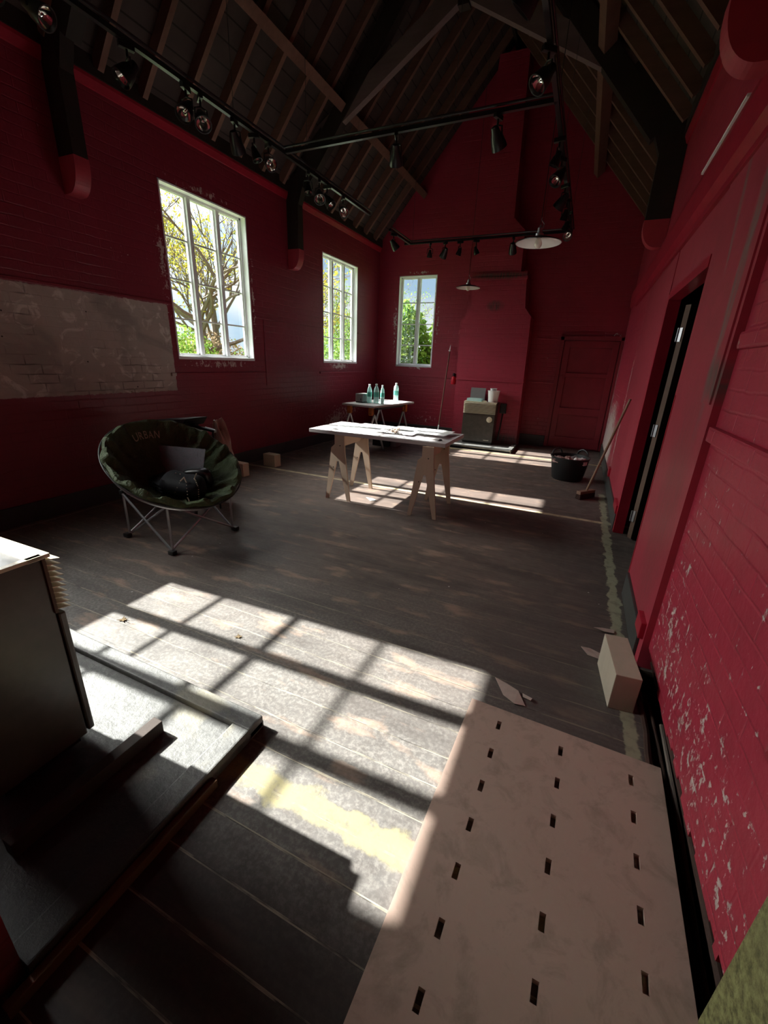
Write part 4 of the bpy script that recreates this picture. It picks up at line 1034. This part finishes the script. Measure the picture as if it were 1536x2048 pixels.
# embroidered wording on the headrest
cu_t = bpy.data.curves.new('lettering', 'FONT'); cu_t.body = 'URBAN'; cu_t.size = 0.062; cu_t.extrude = 0.001; cu_t.align_x = 'CENTER'; cu_t.space_character = 1.15
to = bpy.data.objects.new('tmp', cu_t); COL.objects.link(to)
bpy.context.view_layer.update()
me = bpy.data.meshes.new_from_object(to.evaluated_get(bpy.context.evaluated_depsgraph_get())); bpy.data.objects.remove(to)
a0 = PI / 2 + 0.05
for v in me.vertices:
    aa = a0 - v.co.x / (CR * 0.86); rr_ = CR * 0.80 + v.co.y
    p = cpt(rr_, aa, dish_z(rr_, aa) + 0.018 + ruf(rr_, aa) + 0.007 + v.co.z); v.co = p
me.materials.append(M['thread']); lo = bpy.data.objects.new('embroidered_lettering', me); COL.objects.link(lo); lo.parent = seat
lo['label'] = 'pale embroidered letters'
FT = [Vector((-3.185, 2.03, 0)), Vector((-2.624, 1.974, 0)), Vector((-2.575, 2.545, 0)), Vector((-3.152, 2.646, 0))]
O = Vector((2.88, -2.30, 0)); NH = 0.385
for i in range(4):
    A, B = FT[i] + O, FT[(i + 1) % 4] + O
    up = Vector((0, 0, NH))
    bm = NB(); tube(bm, [A + Vector((0, 0, 0.02)), A + up], 0.0095, 8)
    # stub up to the rim
    best = min((cpt(CR, 2 * PI * k / 72, -0.05) for k in range(72)), key=lambda p: (p - (A + up)).length)
    tube(bm, [A + up, best], 0.0085, 8); obj('leg', bm, M['steel'], chair, True)
    n = (B - A).cross(Vector((0, 0, 1))).normalized() * 0.010
    bm = NB(); tube(bm, [A + up + n, B + Vector((0, 0, 0.03)) + n], 0.009, 8); obj('cross_brace', bm, M['steel'], chair, True)
    bm = NB(); tube(bm, [B + up - n, A + Vector((0, 0, 0.03)) - n], 0.009, 8); obj('cross_brace', bm, M['steel'], chair, True)
    dd = A.normalized() * 0.02
    bm = NB(); box(bm, (A.x - 0.028 + dd.x, A.y - 0.022 + dd.y, 0.0), (A.x + 0.028 + dd.x, A.y + 0.022 + dd.y, 0.036), bev=0.009); obj('foot', bm, M['blackp'], chair, True)
    bm = NB(); box(bm, (A.x - 0.02, A.y - 0.02, NH - 0.018), (A.x + 0.02, A.y + 0.02, NH + 0.018), bev=0.007); obj('hub', bm, M['blackp'], chair, True)

# things lying in the chair
bag_loc = Vector((-2.63, 2.15, 0.50))
t = thing('handbag', 'black leather handbag with bead chain strap lying in the camping chair', 'handbag', bag_loc)
bm = NB(); bmesh.ops.create_uvsphere(bm, u_segments=40, v_segments=26, radius=1)
R = Matrix.Rotation(0.35, 3, 'Z') @ Matrix.Rotation(-0.45, 3, 'X') @ Matrix.Rotation(0.15, 3, 'Y')
for v in bm.verts:
    p = v.co.copy(); q = Vector([math.copysign(abs(c) ** 0.55, c) for c in p])
    w = 1 + 0.05 * math.sin(q.x * 7 + q.z * 5)
    top = max(0, q.z); y_ = q.y * (0.075 if q.z < 0 else 0.075 * (1 - 0.75 * top)) * w
    v.co = R @ Vector((q.x * 0.165 * (1 - 0.15 * top), y_ * 1.25, q.z * 0.085 + 0.03 * top * abs(q.x)))
obj('bag_body', bm, M['leather'], t, True)
bm = NB()
for x in (-0.05, -0.015):
    p = R @ Vector((x, -0.06, 0.07)); bmesh.ops.create_uvsphere(bm, u_segments=8, v_segments=6, radius=0.005, matrix=Matrix.Translation(p))
obj('rivet', bm, M['chrome'], t)
def chain(pts, n=26):
    bm = NB()
    P = [R @ Vector(p) for p in pts]
    tot = len(P) - 1
    for i in range(n):
        f = i / (n - 1) * tot; k = min(int(f), tot - 1); q = P[k].lerp(P[k + 1], f - k)
        bmesh.ops.create_uvsphere(bm, u_segments=6, v_segments=5, radius=0.0045, matrix=Matrix.Translation(q))
    return bm
obj('chain_strap', chain([(0.00, -0.085, -0.07), (0.02, -0.09, 0.02), (0.04, -0.092, 0.05), (0.065, -0.09, 0.02), (0.11, -0.095, -0.09), (0.13, -0.10, -0.11)]), M['thread'], t)
obj('chain_strap', chain([(0.09, -0.03, 0.10), (0.10, -0.06, 0.06), (0.12, -0.075, 0.05), (0.15, -0.06, 0.0), (0.17, -0.05, -0.08)], 20), M['thread'], t)
bm = NB(); bmesh.ops.create_icosphere(bm, subdivisions=4, radius=1)
for v in bm.verts:
    n = v.co.normalized(); k = 1 + 0.12 * math.sin(n.x * 6) * math.sin(n.y * 9 + 1) + 0.05 * math.sin(n.z * 17)
    v.co = Vector((n.x * 0.20 * k, n.y * 0.15 * k, n.z * 0.060 * k))
tag(obj('dark_jacket', bm, M['leather'], smooth=True, loc=(-2.83, 2.20, 0.475), rot=(0.0, 0.1, -0.3)), 'crumpled dark navy jacket on the seat of the camping chair, left of the handbag', 'jacket')
bm = NB(); box(bm, (-0.21, -0.0015, -0.08), (0.21, 0.0015, 0.145)); 
for v in bm.verts: pass
o = tag(obj('plastic_folder', bm, M['film'], loc=(-2.86, 2.33, 0.59), rot=(-0.35, 0, 0.22)), 'clear plastic folder standing in the camping chair behind the handbag', 'folder')
bm = NB(); bmesh.ops.create_uvsphere(bm, u_segments=30, v_segments=18, radius=1)
for v in bm.verts:
    q = Vector([math.copysign(abs(c) ** 0.6, c) for c in v.co]); v.co = Vector((q.x * 0.12, q.y * 0.05, q.z * 0.09))
tag(obj('black_pouch', bm, M['black'], smooth=True, loc=(-2.68, 2.33, 0.50), rot=(0.2, -0.1, 0.3)), 'black soft pouch standing upright behind the handbag in the chair', 'pouch')

# ---- black side stand and plastic bag behind the chair
t = thing('side_stand', 'black metal side stand with tray and rail half hidden behind the camping chair', 'stand', (-3.40, 2.90, 0))
bm = NB(); prism(bm, [(-0.38, 0.815), (0.13, 0.875), (0.07, 0.80), (-0.33, 0.795)], 'y', -0.12, 0.14); obj('tray', bm, M['blackp'], t)
bm = NB(); beam(bm, (0.04, 0, 0.80), (0.34, 0.02, 0.765), 0.03, 0.022); obj('rail', bm, M['black'], t)
bm = NB(); tube(bm, [(0.22, 0.018, 0.792), (0.335, 0.02, 0.779)], 0.006); obj('rail_end', bm, M['steel'], t)
for x in (0.10, 0.16, 0.22, 0.32):
    bm = NB(); tube(bm, [(x, 0.01, 0.78), (x, 0.01, 0.0)], 0.008); obj('upright', bm, M['black'], t)
for x, y in ((-0.28, -0.08), (-0.28, 0.1), (0.03, 0.1)):
    bm = NB(); tube(bm, [(x, y, 0.80), (x, y, 0.0)], 0.011); obj('leg', bm, M['black'], t)
bm = NB(); bmesh.ops.create_icosphere(bm, subdivisions=4, radius=1)
for v in bm.verts:
    n = v.co.normalized(); k = 1 + 0.16 * math.sin(n.x * 5 + n.z * 4) * math.sin(n.y * 6 + 2) + 0.07 * math.sin(n.z * 15 + n.x * 9)
    v.co = Vector((n.x * 0.13 * k * (1.0 - 0.35 * n.z), n.y * 0.09 * k, n.z * 0.385 * k + 0.395))
zmin = min(v.co.z for v in bm.verts)
for v in bm.verts: v.co.z -= zmin
M['bagfilm'] = film_mat('pinkish_bag_film', (0.52, 0.34, 0.29), 0.75)
tag(obj('plastic_bag', bm, M['bagfilm'], smooth=True, loc=(-3.20, 3.10, 0.0)), 'tall pinkish crumpled plastic bag on the floor behind the camping chair', 'bag')

# ---- lighting tracks
TK = 3.40
def track(name, p0, p1, label, wires=()):
    p0, p1 = Vector(p0), Vector(p1); mid = (p0 + p1) / 2
    t = thing(name, label, 'lighting track', mid, group='black lighting tracks')
    bm = NB(); beam(bm, p0 - mid, p1 - mid, 0.034, 0.032, up=(0, 0, 1)); obj('rail', bm, M['black'], t)
    d = (p1 - p0).normalized(); s = d.cross(Vector((0, 0, 1))) * 0.03
    bm = NB(); tube(bm, [p0 - mid + s + Vector((0, 0, 0.03)), p1 - mid + s + Vector((0, 0, 0.03))], 0.010, 8); obj('conduit', bm, M['black'], t)
    for (x, y, z) in wires:
        # wire from the rail up to the roof
        a = Vector((x, y, z)); 
        bm = NB(); tube(bm, [a - mid, Vector((x, y, min(EAVE + SLOPE * min(x - A_X, B_X - x) - 0.02, RIDGE_Z))) - mid], 0.0022, 5); obj('hanging_wire', bm, M['black'], t)
    return t
track('lighting_track', (-3.185, 0.7, TK), (-3.185, 6.25, TK), 'long black lighting track running below the left rafters', [(-3.185, 1.4, TK), (-3.185, 3.6, TK), (-3.185, 5.9, TK)])
track('lighting_track', (-3.20, 7.0, TK), (-3.20, 7.86, TK), 'short black lighting track in the far left corner of the roof', [(-3.2, 7.2, TK)])
track('lighting_track', (-3.15, 4.29, TK), (-0.575, 4.29, TK), 'black lighting track crossing the room in front of the pendants', [(-2.9, 4.29, TK), (-1.4, 4.29, TK)])
track('lighting_track', (-0.575, 1.2, TK), (-0.575, 7.86, TK), 'long black lighting track on the right, running away from the camera', [(-0.575, 2.0, TK), (-0.575, 5.2, TK), (-.575, 7.5, TK)])
track('lighting_track', (-3.30, 7.86, TK), (-0.575, 7.86, TK), 'black lighting track along the far wall in front of the chimney', [(-3.15, 7.86, TK), (-1.0, 7.86, TK)])

def spot_proto(kind):
    """hangs below z=0 (the underside of the track); lamp aims along local -z tilted towards local +x"""
    t = bpy.data.objects.new('track_spotlight', None); COL.objects.link(t); t['category'] = 'spotlight'
    bm = NB(); box(bm, (-0.05, -0.016, -0.035), (0.05, 0.016, 0.0), bev=0.004); obj('adapter', bm, M['black'], t)
    bm = NB(); tube(bm, [(0, 0, -0.03), (0, 0, -0.075)], 0.009, 8); tube(bm, [(0, 0, -0.075), (0, 0.045, -0.09), (0.005, 0.05, -0.16)], 0.006, 6); tube(bm, [(0, 0, -0.075), (0, -0.045, -0.09), (0.005, -0.05, -0.16)], 0.006, 6); obj('yoke', bm, M['black'], t)
    tilt = {'big': 0.75, 'small': 0.35, 'dish': 1.0}[kind]
    R = Matrix.Translation((0.005, 0, -0.15)) @ Matrix.Rotation(-tilt, 4, 'Y')
    s = {'big': 1.0, 'small': 0.72, 'dish': 0.95}[kind]
    bm = NB(); lathe(bm, [(0.0, 0.075 * s), (0.028 * s, 0.07 * s), (0.036 * s, 0.03 * s), (0.050 * s, 0.0), (0.062 * s, -0.06 * s), (0.064 * s, -0.085 * s), (0.058 * s, -0.085 * s), (0.056 * s, -0.06 * s)], 24, R); obj('lamp_housing', bm, M['black'], t, True)
    dz = -0.06 * s if kind != 'small' else -0.05 * s
    bm = NB(); lathe(bm, [(0.057 * s, dz), (0.050 * s, dz + 0.012), (0.03 * s, dz + 0.035), (0.012 * s, dz + 0.045), (0.012 * s, dz + 0.01), (0.0, dz + 0.006)], 24, R); obj('reflector', bm, M['chrome'], t, True)
    return t
protos = {}
def spot(kind, x, y, rz, label, group):
    if kind not in protos:
        o = protos[kind] = spot_proto(kind); o.location = (x, y, TK - 0.016); o.rotation_euler = (0, 0, rz); o['label'] = label; o['group'] = group; return o
    return dup(protos[kind], (x, y, TK - 0.016), (0, 0, rz), label, group)
gl = 'spotlights on the left track'
LX = -3.185
spot('dish', LX, 1.62, 0.2, 'spotlight nearest the camera on the left track, at the top left corner', gl)
spot('big', LX, 1.84, -0.9, 'second spotlight from the camera on the left track', gl)
spot('dish', LX, 2.03, 0.3, 'third spotlight from the camera on the left track, above the corbel', gl)
spot('big', LX, 2.60, -1.9, 'spotlight alone over the first lit rafters, fourth on the left track', gl)
spot('big', LX, 3.08, -1.3, 'left one of the close pair above the big window', gl)
spot('big', LX, 3.22, -0.6, 'right one of the close pair above the big window', gl)
spot('big', LX, 3.60, 1.9, 'round black spotlight seen from behind, sixth along the left track', gl)
spot('small', LX, 3.85, 0.3, 'small spotlight just past the round black one on the left track', gl)
spot('dish', LX, 4.05, -0.5, 'spotlight with bright face just before the crossing of the tracks', gl)
spot('small', LX, 4.72, -0.8, 'small spotlight at the second truss post, left track', gl)
spot('big', LX, 4.95, -0.9, 'spotlight pair member nearest the second truss post', gl)
spot('big', LX, 5.12, 0.0, 'spotlight just beyond the second truss post pair', gl)
spot('dish', LX, 5.50, -0.8, 'last spotlight of the left track, over the second window', gl)
spot('big', -3.20, 7.15, 0.9, 'spotlight on the short track in the far left corner', 'spotlights at the far wall')
ge = 'spotlights at the far wall'
spot('small', -2.82, 7.86, 2.0, 'small spotlight above the far window, leftmost on the far track', ge)
spot('big', -2.55, 7.86, 2.4, 'large round spotlight above the far window', ge)
spot('small', -2.29, 7.86, 2.9, 'small spotlight left of the small pendant cord', ge)
spot('small', -2.02, 7.86, 0.5, 'small spotlight right of the small pendant cord', ge)
spot('big', -1.42, 7.86, 1.6, 'large spotlight left of the big pendant shade on the far track', ge)
gr = 'spotlights on the right track'
RX = -0.575
spot('dish', RX, 2.62, -2.2, 'spotlight with large brown-lit reflector at the top edge, nearest on the right track', gr)
spot('big', RX, 2.90, 2.9, 'black spotlight directly behind the large reflector one', gr)
spot('big', RX, 3.62, -2.4, 'spotlight on the right track just before the cross track', gr)
spot('small', RX, 4.85, 3.0, 'small spotlight with tiny bright dot below the crossing, right track', gr)
spot('big', RX, 5.25, -2.2, 'spotlight with bright rim halfway down the right track', gr)
spot('big', RX, 5.95, 2.6, 'black cluster spotlight in the lower half of the right track', gr)
spot('small', RX, 6.45, 2.2, 'small black spotlight near the far end of the right track', gr)
spot('small', RX, 6.90, 2.7, 'small black spotlight beside the last one on the right track', gr)
spot('dish', RX, 7.35, -1.6, 'last spotlight of the right track, its round white face towards the camera', gr)
spot('big', -1.93, 4.29, 1.9, 'left one of the two spotlights on the crossing track', 'spotlights on the crossing track')
spot('big', -1.02, 4.29, 1.2, 'right one of the two spotlights on the crossing track', 'spotlights on the crossing track')

# ---- enamel pendants
def pendant(x, y, z, label):
    t = thing('pendant_lamp', label, 'pendant lamp', (x, y, z), group='white enamel pendant lamps')
    zr = EAVE + SLOPE * min(x - A_X, B_X - x) - z - 0.05
    bm = NB(); lathe(bm, [(0.198, 0.0), (0.202, 0.004), (0.198, 0.008), (0.12, 0.034), (0.055, 0.050), (0.035, 0.058)], 48); 
    obj('shade_top', bm, M['black'], t, True)
    bm = NB(); lathe(bm, [(0.196, 0.001), (0.118, 0.030), (0.055, 0.045), (0.03, 0.050)], 48); obj('shade_inside', bm, M['enamel'], t, True)
    bm = NB(); lathe(bm, [(0.0, -0.042), (0.018, -0.038), (0.032, -0.018), (0.034, 0.0), (0.026, 0.022), (0.014, 0.045)], 24); obj('bulb', bm, M['bulb'], t, True)
    bm = NB(); lathe(bm, [(0.035, 0.055), (0.036, 0.075), (0.022, 0.085), (0.022, 0.12), (0.010, 0.13), (0.006, 0.145)], 20); tube(bm, [(0.02, 0, 0.11), (0.03, 0, 0.15), (0.0, 0, 0.185), (0.004, 0, 0.20)], 0.004, 6); obj('lamp_holder', bm, M['steel'], t, True)
    bm = NB(); tube(bm, [(0.0, 0, 0.14), (0.0, 0, zr)], 0.003, 6); obj('cord', bm, M['black'], t)
pendant(-0.60, 4.56, 2.50, 'larger-looking white enamel pendant lamp, nearer the camera, right of centre')
pendant(-2.055, 7.74, 2.655, 'smaller-looking white enamel pendant lamp near the far wall and window')

# ================================================================== OUTSIDE
GZ = -0.35
bm = NB(); box(bm, (-60, -25, GZ - 0.1), (A_X - 0.3, 60, GZ)); box(bm, (A_X - 0.3, D_Y + 0.3, GZ - 0.1), (30, 60, GZ))
struct('ground', bm, M['grass'])
def leaves(bm, c, rad, n, size, rr, squash=1.0, pred=None):
    for _ in range(n):
        while True:
            p = Vector((rr.uniform(-1, 1), rr.uniform(-1, 1), rr.uniform(-1, 1)))
            if p.length <= 1: break
        p = Vector((p.x * rad[0], p.y * rad[1], p.z * rad[2])) + Vector(c)
        if pred and not pred(p): continue
        if p.z < GZ + 0.05: continue
        a = Vector((rr.uniform(-1, 1), rr.uniform(-1, 1), rr.uniform(-1, 1))).normalized()
        b = a.cross(Vector((rr.uniform(-1, 1), rr.uniform(-1, 1), rr.uniform(-1, 1)))).normalized()
        s = size * rr.uniform(0.6, 1.3)
        bm.faces.new([bm.verts.new(q) for q in (p - a * s, p + b * s * 0.5, p + a * s, p - b * s * 0.5)])
def fast_obj(name, bm, mat, parent=None):
    me = bpy.data.meshes.new(name); bm.to_mesh(me); bm.free(); me.materials.append(mat)
    o = bpy.data.objects.new(name, me); COL.objects.link(o)
    if parent: o.parent = parent
    return o
def below_sun(p):     # keeps crowns out of the path of the sunbeams that reach the windows
    return p.z < 1.15 + 0.74 * (A_X - p.x) or p.y > 9.5 or p.x > A_X - 0.3
def branch(bm, p, d, L, r, depth, rr, tips):
    n = 4; pts = [p]; q = p.copy(); dd = d.copy()
    for i in range(n):
        dd = (dd + Vector((rr.uniform(-1, 1), rr.uniform(-1, 1), rr.uniform(-.6, .9))) * 0.28).normalized(); q = q + dd * L / n; pts.append(q.copy())
    if not below_sun(pts[-1]): return
    tube(bm, pts, [r * (1 - 0.12 * i) for i in range(n + 1)], 5 if depth < 3 else 4, cap=False)
    tips.append(pts[-1]); tips.append(pts[2])
    if depth >= 6 or r < 0.004: return
    for i in range(rr.choice((2, 3, 3))):
        nd = (dd + Vector((rr.uniform(-1, 1), rr.uniform(-1, 1), rr.uniform(-.5, .8))) * 0.85).normalized()
        branch(bm, pts[rr.choice((2, 3, 4))], nd, L * rr.uniform(0.62, 0.85), r * 0.62, depth + 1, rr, tips)
def tree(base, h, r, seed, label, leafmat, nleaf, lsize, lean=(0, 0, 1), spread=0.35, depth0=0):
    rr = random.Random(seed)
    t = thing('tree', label, 'tree', base, group=None)
    bm = NB(); tips = []
    b0 = Vector(base)
    tr = [b0, b0 + Vector((0.05, 0.1, h * 0.35)), b0 + Vector((-0.05, 0.1, h * 0.6))]
    tube(bm, tr, [r, r * 0.85, r * 0.7], 8)
    for i in range(6):
        a = i * 2 * PI / 6 + rr.uniform(-.3, .3)
        branch(bm, tr[1].lerp(tr[2], rr.random()), Vector((math.cos(a), math.sin(a), rr.uniform(0.1, 0.8))).normalized(), h * spread, r * 0.45, 1, rr, tips)
    for v in bm.verts: v.co -= b0
    fast_obj('trunk', bm, M['bark'], t)
    bm = NB()
    for _ in range(nleaf):
        p = rr.choice(tips) + Vector((rr.gauss(0, .10), rr.gauss(0, .10), rr.gauss(0, .08)))
        if not below_sun(p): continue
        a = Vector((rr.uniform(-1, 1), rr.uniform(-1, 1), rr.uniform(-1, 1))).normalized(); b = a.cross(Vector((rr.uniform(-1, 1), 1, rr.uniform(-1, 1)))).normalized()
        s = lsize * rr.uniform(.6, 1.3); bm.faces.new([bm.verts.new(q - b0) for q in (p - a * s, p + b * s * .5, p + a * s, p - b * s * .5)])
    fast_obj('foliage', bm, M[leafmat], t)
tree((-10.5, 9.8, GZ), 4.6, 0.16, 21, 'bare-branched tree with yellowing leaves outside the big left window', 'leafy', 5200, 0.05, spread=0.40)
tree((-12.0, 11.8, GZ), 5.6, 0.15, 8, 'second bare tree further out, right half of the big left window', 'leafy', 3200, 0.045, spread=0.36)
tree((-8.6, 16.4, GZ), 4.4, 0.10, 13, 'small-leaved tree beyond the second left window', 'leafg', 2600, 0.04, spread=0.32)
def shrub(c, rad, n, size, mat, label, seed, name='shrub'):
    rr = random.Random(seed); t = thing(name, label, 'shrub', (c[0], c[1], GZ))
    bm = NB(); leaves(bm, (0, 0, c[2] - GZ), rad, n, size, rr)
    for v in bm.verts: v.co.z = max(v.co.z, 0.02)
    fast_obj('foliage', bm, M[mat], t)
    bm = NB()
    for i in range(7):
        a = rr.uniform(0, 6.28); tube(bm, [(0.1 * math.cos(a), 0.1 * math.sin(a), 0), (rad[0] * .5 * math.cos(a), rad[1] * .5 * math.sin(a), c[2] - GZ)], [0.03, 0.01], 5)
    fast_obj('stems', bm, M['bark'], t)
shrub((-10.2, 8.4, 0.9), (1.5, 1.3, 1.35), 9000, 0.05, 'leafg', 'bright green bush low in the left part of the big window', 31)
shrub((-11.0, 10.6, 0.9), (1.4, 1.2, 1.25), 7000, 0.045, 'leafb', 'brownish bush in the middle of the big window', 32)
shrub((-10.6, 12.6, 0.7), (1.6, 1.4, 1.15), 7000, 0.05, 'leafg', 'green bush low in the right part of the big window', 33)
shrub((-8.4, 14.2, 1.0), (1.2, 1.3, 1.9), 9000, 0.05, 'leafg', 'tall green bush seen in the second left window', 34)
shrub((-9.0, 17.5, 1.3), (1.4, 1.6, 2.4), 9000, 0.05, 'leafg', 'tall green bush at the right side of the second left window', 35)
shrub((-5.15, 12.4, 1.3), (0.95, 0.6, 1.85), 5200, 0.085, 'leafg', 'leafy green shrub left in the far end window', 36)
shrub((-4.0, 12.9, 1.2), (0.75, 0.6, 1.6), 3800, 0.08, 'leafg', 'leafy green shrub right in the far end window', 37)

# ================================================================== LIGHT
SUN, SKY, GLOW, EXPO = 17.0, 0.55, 21.0, 0.95
sl = bpy.data.lights.new('sun', 'SUN'); sl.energy = SUN; sl.angle = math.radians(0.6); sl.color = (1.0, 0.975, 0.935)
so = bpy.data.objects.new('sun', sl); COL.objects.link(so)
sd = Vector((1.0, 0.052, -0.736)).normalized()
so.rotation_euler = sd.to_track_quat('-Z', 'Y').to_euler(); so.location = (-20, 2, 15)
w = bpy.data.worlds.new('sky'); scene.world = w; w.use_nodes = True
nt = w.node_tree; nt.nodes.clear()
def wn(t_): return nt.nodes.new(t_)
tc = wn('ShaderNodeTexCoord'); sx = wn('ShaderNodeSeparateXYZ'); nt.links.new(tc.outputs['Generated'], sx.inputs[0])
r1 = wn('ShaderNodeValToRGB'); nt.links.new(sx.outputs[2], r1.inputs[0])
els = r1.color_ramp.elements; els[0].position = 0.0; els[0].color = (0.55, 0.72, 0.88, 1); els[1].position = 0.6; els[1].color = (0.16, 0.36, 0.72, 1)
mp = wn('ShaderNodeMapping'); mp.inputs['Scale'].default_value = (1, 1, 2.6); nt.links.new(tc.outputs['Generated'], mp.inputs[0])
nz_ = wn('ShaderNodeTexNoise'); nz_.inputs['Scale'].default_value = 3.2; nz_.inputs['Detail'].default_value = 6; nt.links.new(mp.outputs[0], nz_.inputs['Vector'])
r2 = wn('ShaderNodeValToRGB'); nt.links.new(nz_.outputs[0], r2.inputs[0]); r2.color_ramp.elements[0].position = 0.42; r2.color_ramp.elements[1].position = 0.60
mx = wn('ShaderNodeMix'); mx.data_type = 'RGBA'; nt.links.new(r2.outputs[0], mx.inputs[0]); nt.links.new(r1.outputs[0], mx.inputs[6]); mx.inputs[7].default_value = (0.90, 0.93, 0.97, 1)
bg = wn('ShaderNodeBackground'); mx2 = wn('ShaderNodeMix'); mx2.data_type = 'RGBA'; nt.links.new(mx.outputs[2], mx2.inputs[6]); mx2.inputs[7].default_value = (1.0, 0.985, 0.965, 1); nt.links.new(mx2.outputs[2], bg.inputs[0]); # glow added around the sun, out of view, to brighten the room
dt = wn('ShaderNodeVectorMath'); dt.operation = 'DOT_PRODUCT'; nt.links.new(tc.outputs['Generated'], dt.inputs[0]); dt.inputs[1].default_value = tuple(-sd)
def wm(op, a, b, cl=False):
    m_ = wn('ShaderNodeMath'); m_.operation = op; m_.use_clamp = cl
    for i, q in enumerate((a, b)):
        if isinstance(q, bpy.types.NodeSocket): nt.links.new(q, m_.inputs[i])
        else: m_.inputs[i].default_value = q
    return m_.outputs[0]
gl_ = wm('MULTIPLY', wm('POWER', wm('MAXIMUM', dt.outputs['Value'], 0.0), 9.0), GLOW)
nt.links.new(wm('ADD', gl_, SKY), bg.inputs[1]); nt.links.new(wm('MULTIPLY', gl_, 0.4, True), mx2.inputs[0])
wo = wn('ShaderNodeOutputWorld'); nt.links.new(bg.outputs[0], wo.inputs[0])
# portals: sample the sky through the windows
def portal(loc, rot, sx_, sy_):
    l = bpy.data.lights.new('window_portal', 'AREA'); l.shape = 'RECTANGLE'; l.size = sx_; l.size_y = sy_; l.energy = 1
    l.cycles.is_portal = True
    o = bpy.data.objects.new('window_portal', l); COL.objects.link(o); o.location = loc; o.rotation_euler = rot
for a, b in WIN:
    portal((A_X - 0.13, (a + b) / 2, (WZ0 + WZ1) / 2), (0, -PI / 2, 0), WZ1 - WZ0, b - a)
portal(((W3[0] + W3[1]) / 2, D_Y + 0.13, (W3[2] + W3[3]) / 2), (-PI / 2, 0, 0), W3[1] - W3[0], W3[3] - W3[2])

# ================================================================== CAMERA
f_px, yaw, pitch, roll = 833.9, -0.41829, -0.34606, 0.03956
fw = Vector((math.sin(yaw) * math.cos(pitch), math.cos(yaw) * math.cos(pitch), math.sin(pitch)))
rt = Vector((math.cos(yaw), -math.sin(yaw), 0)); up = rt.cross(fw)
rt2 = rt * math.cos(roll) + up * math.sin(roll); up2 = up * math.cos(roll) - rt * math.sin(roll)
cam = bpy.data.cameras.new('camera'); cam.sensor_fit = 'HORIZONTAL'; cam.sensor_width = 36; cam.lens = f_px / 1536 * 36
cam.clip_start = 0.02; cam.clip_end = 300
co = bpy.data.objects.new('camera', cam); COL.objects.link(co)
co.matrix_world = Matrix(((rt2.x, up2.x, -fw.x, 0), (rt2.y, up2.y, -fw.y, 0), (rt2.z, up2.z, -fw.z, 1.44), (0, 0, 0, 1)))
scene.camera = co
vs = scene.view_settings
scene.display_settings.display_device = 'sRGB'
vs.view_transform = 'Standard'; vs.look = 'None'; vs.gamma = 1; vs.exposure = EXPO; vs.use_curve_mapping = False
cy = scene.cycles
cy.max_bounces = 10; cy.diffuse_bounces = 6; cy.glossy_bounces = 4; cy.transparent_max_bounces = 16; cy.transmission_bounces = 6
cy.sample_clamp_indirect = 6.0; cy.use_denoising = True
try: cy.denoiser = 'OPENIMAGEDENOISE'
except Exception: pass
cy.caustics_reflective = False; cy.caustics_refractive = False
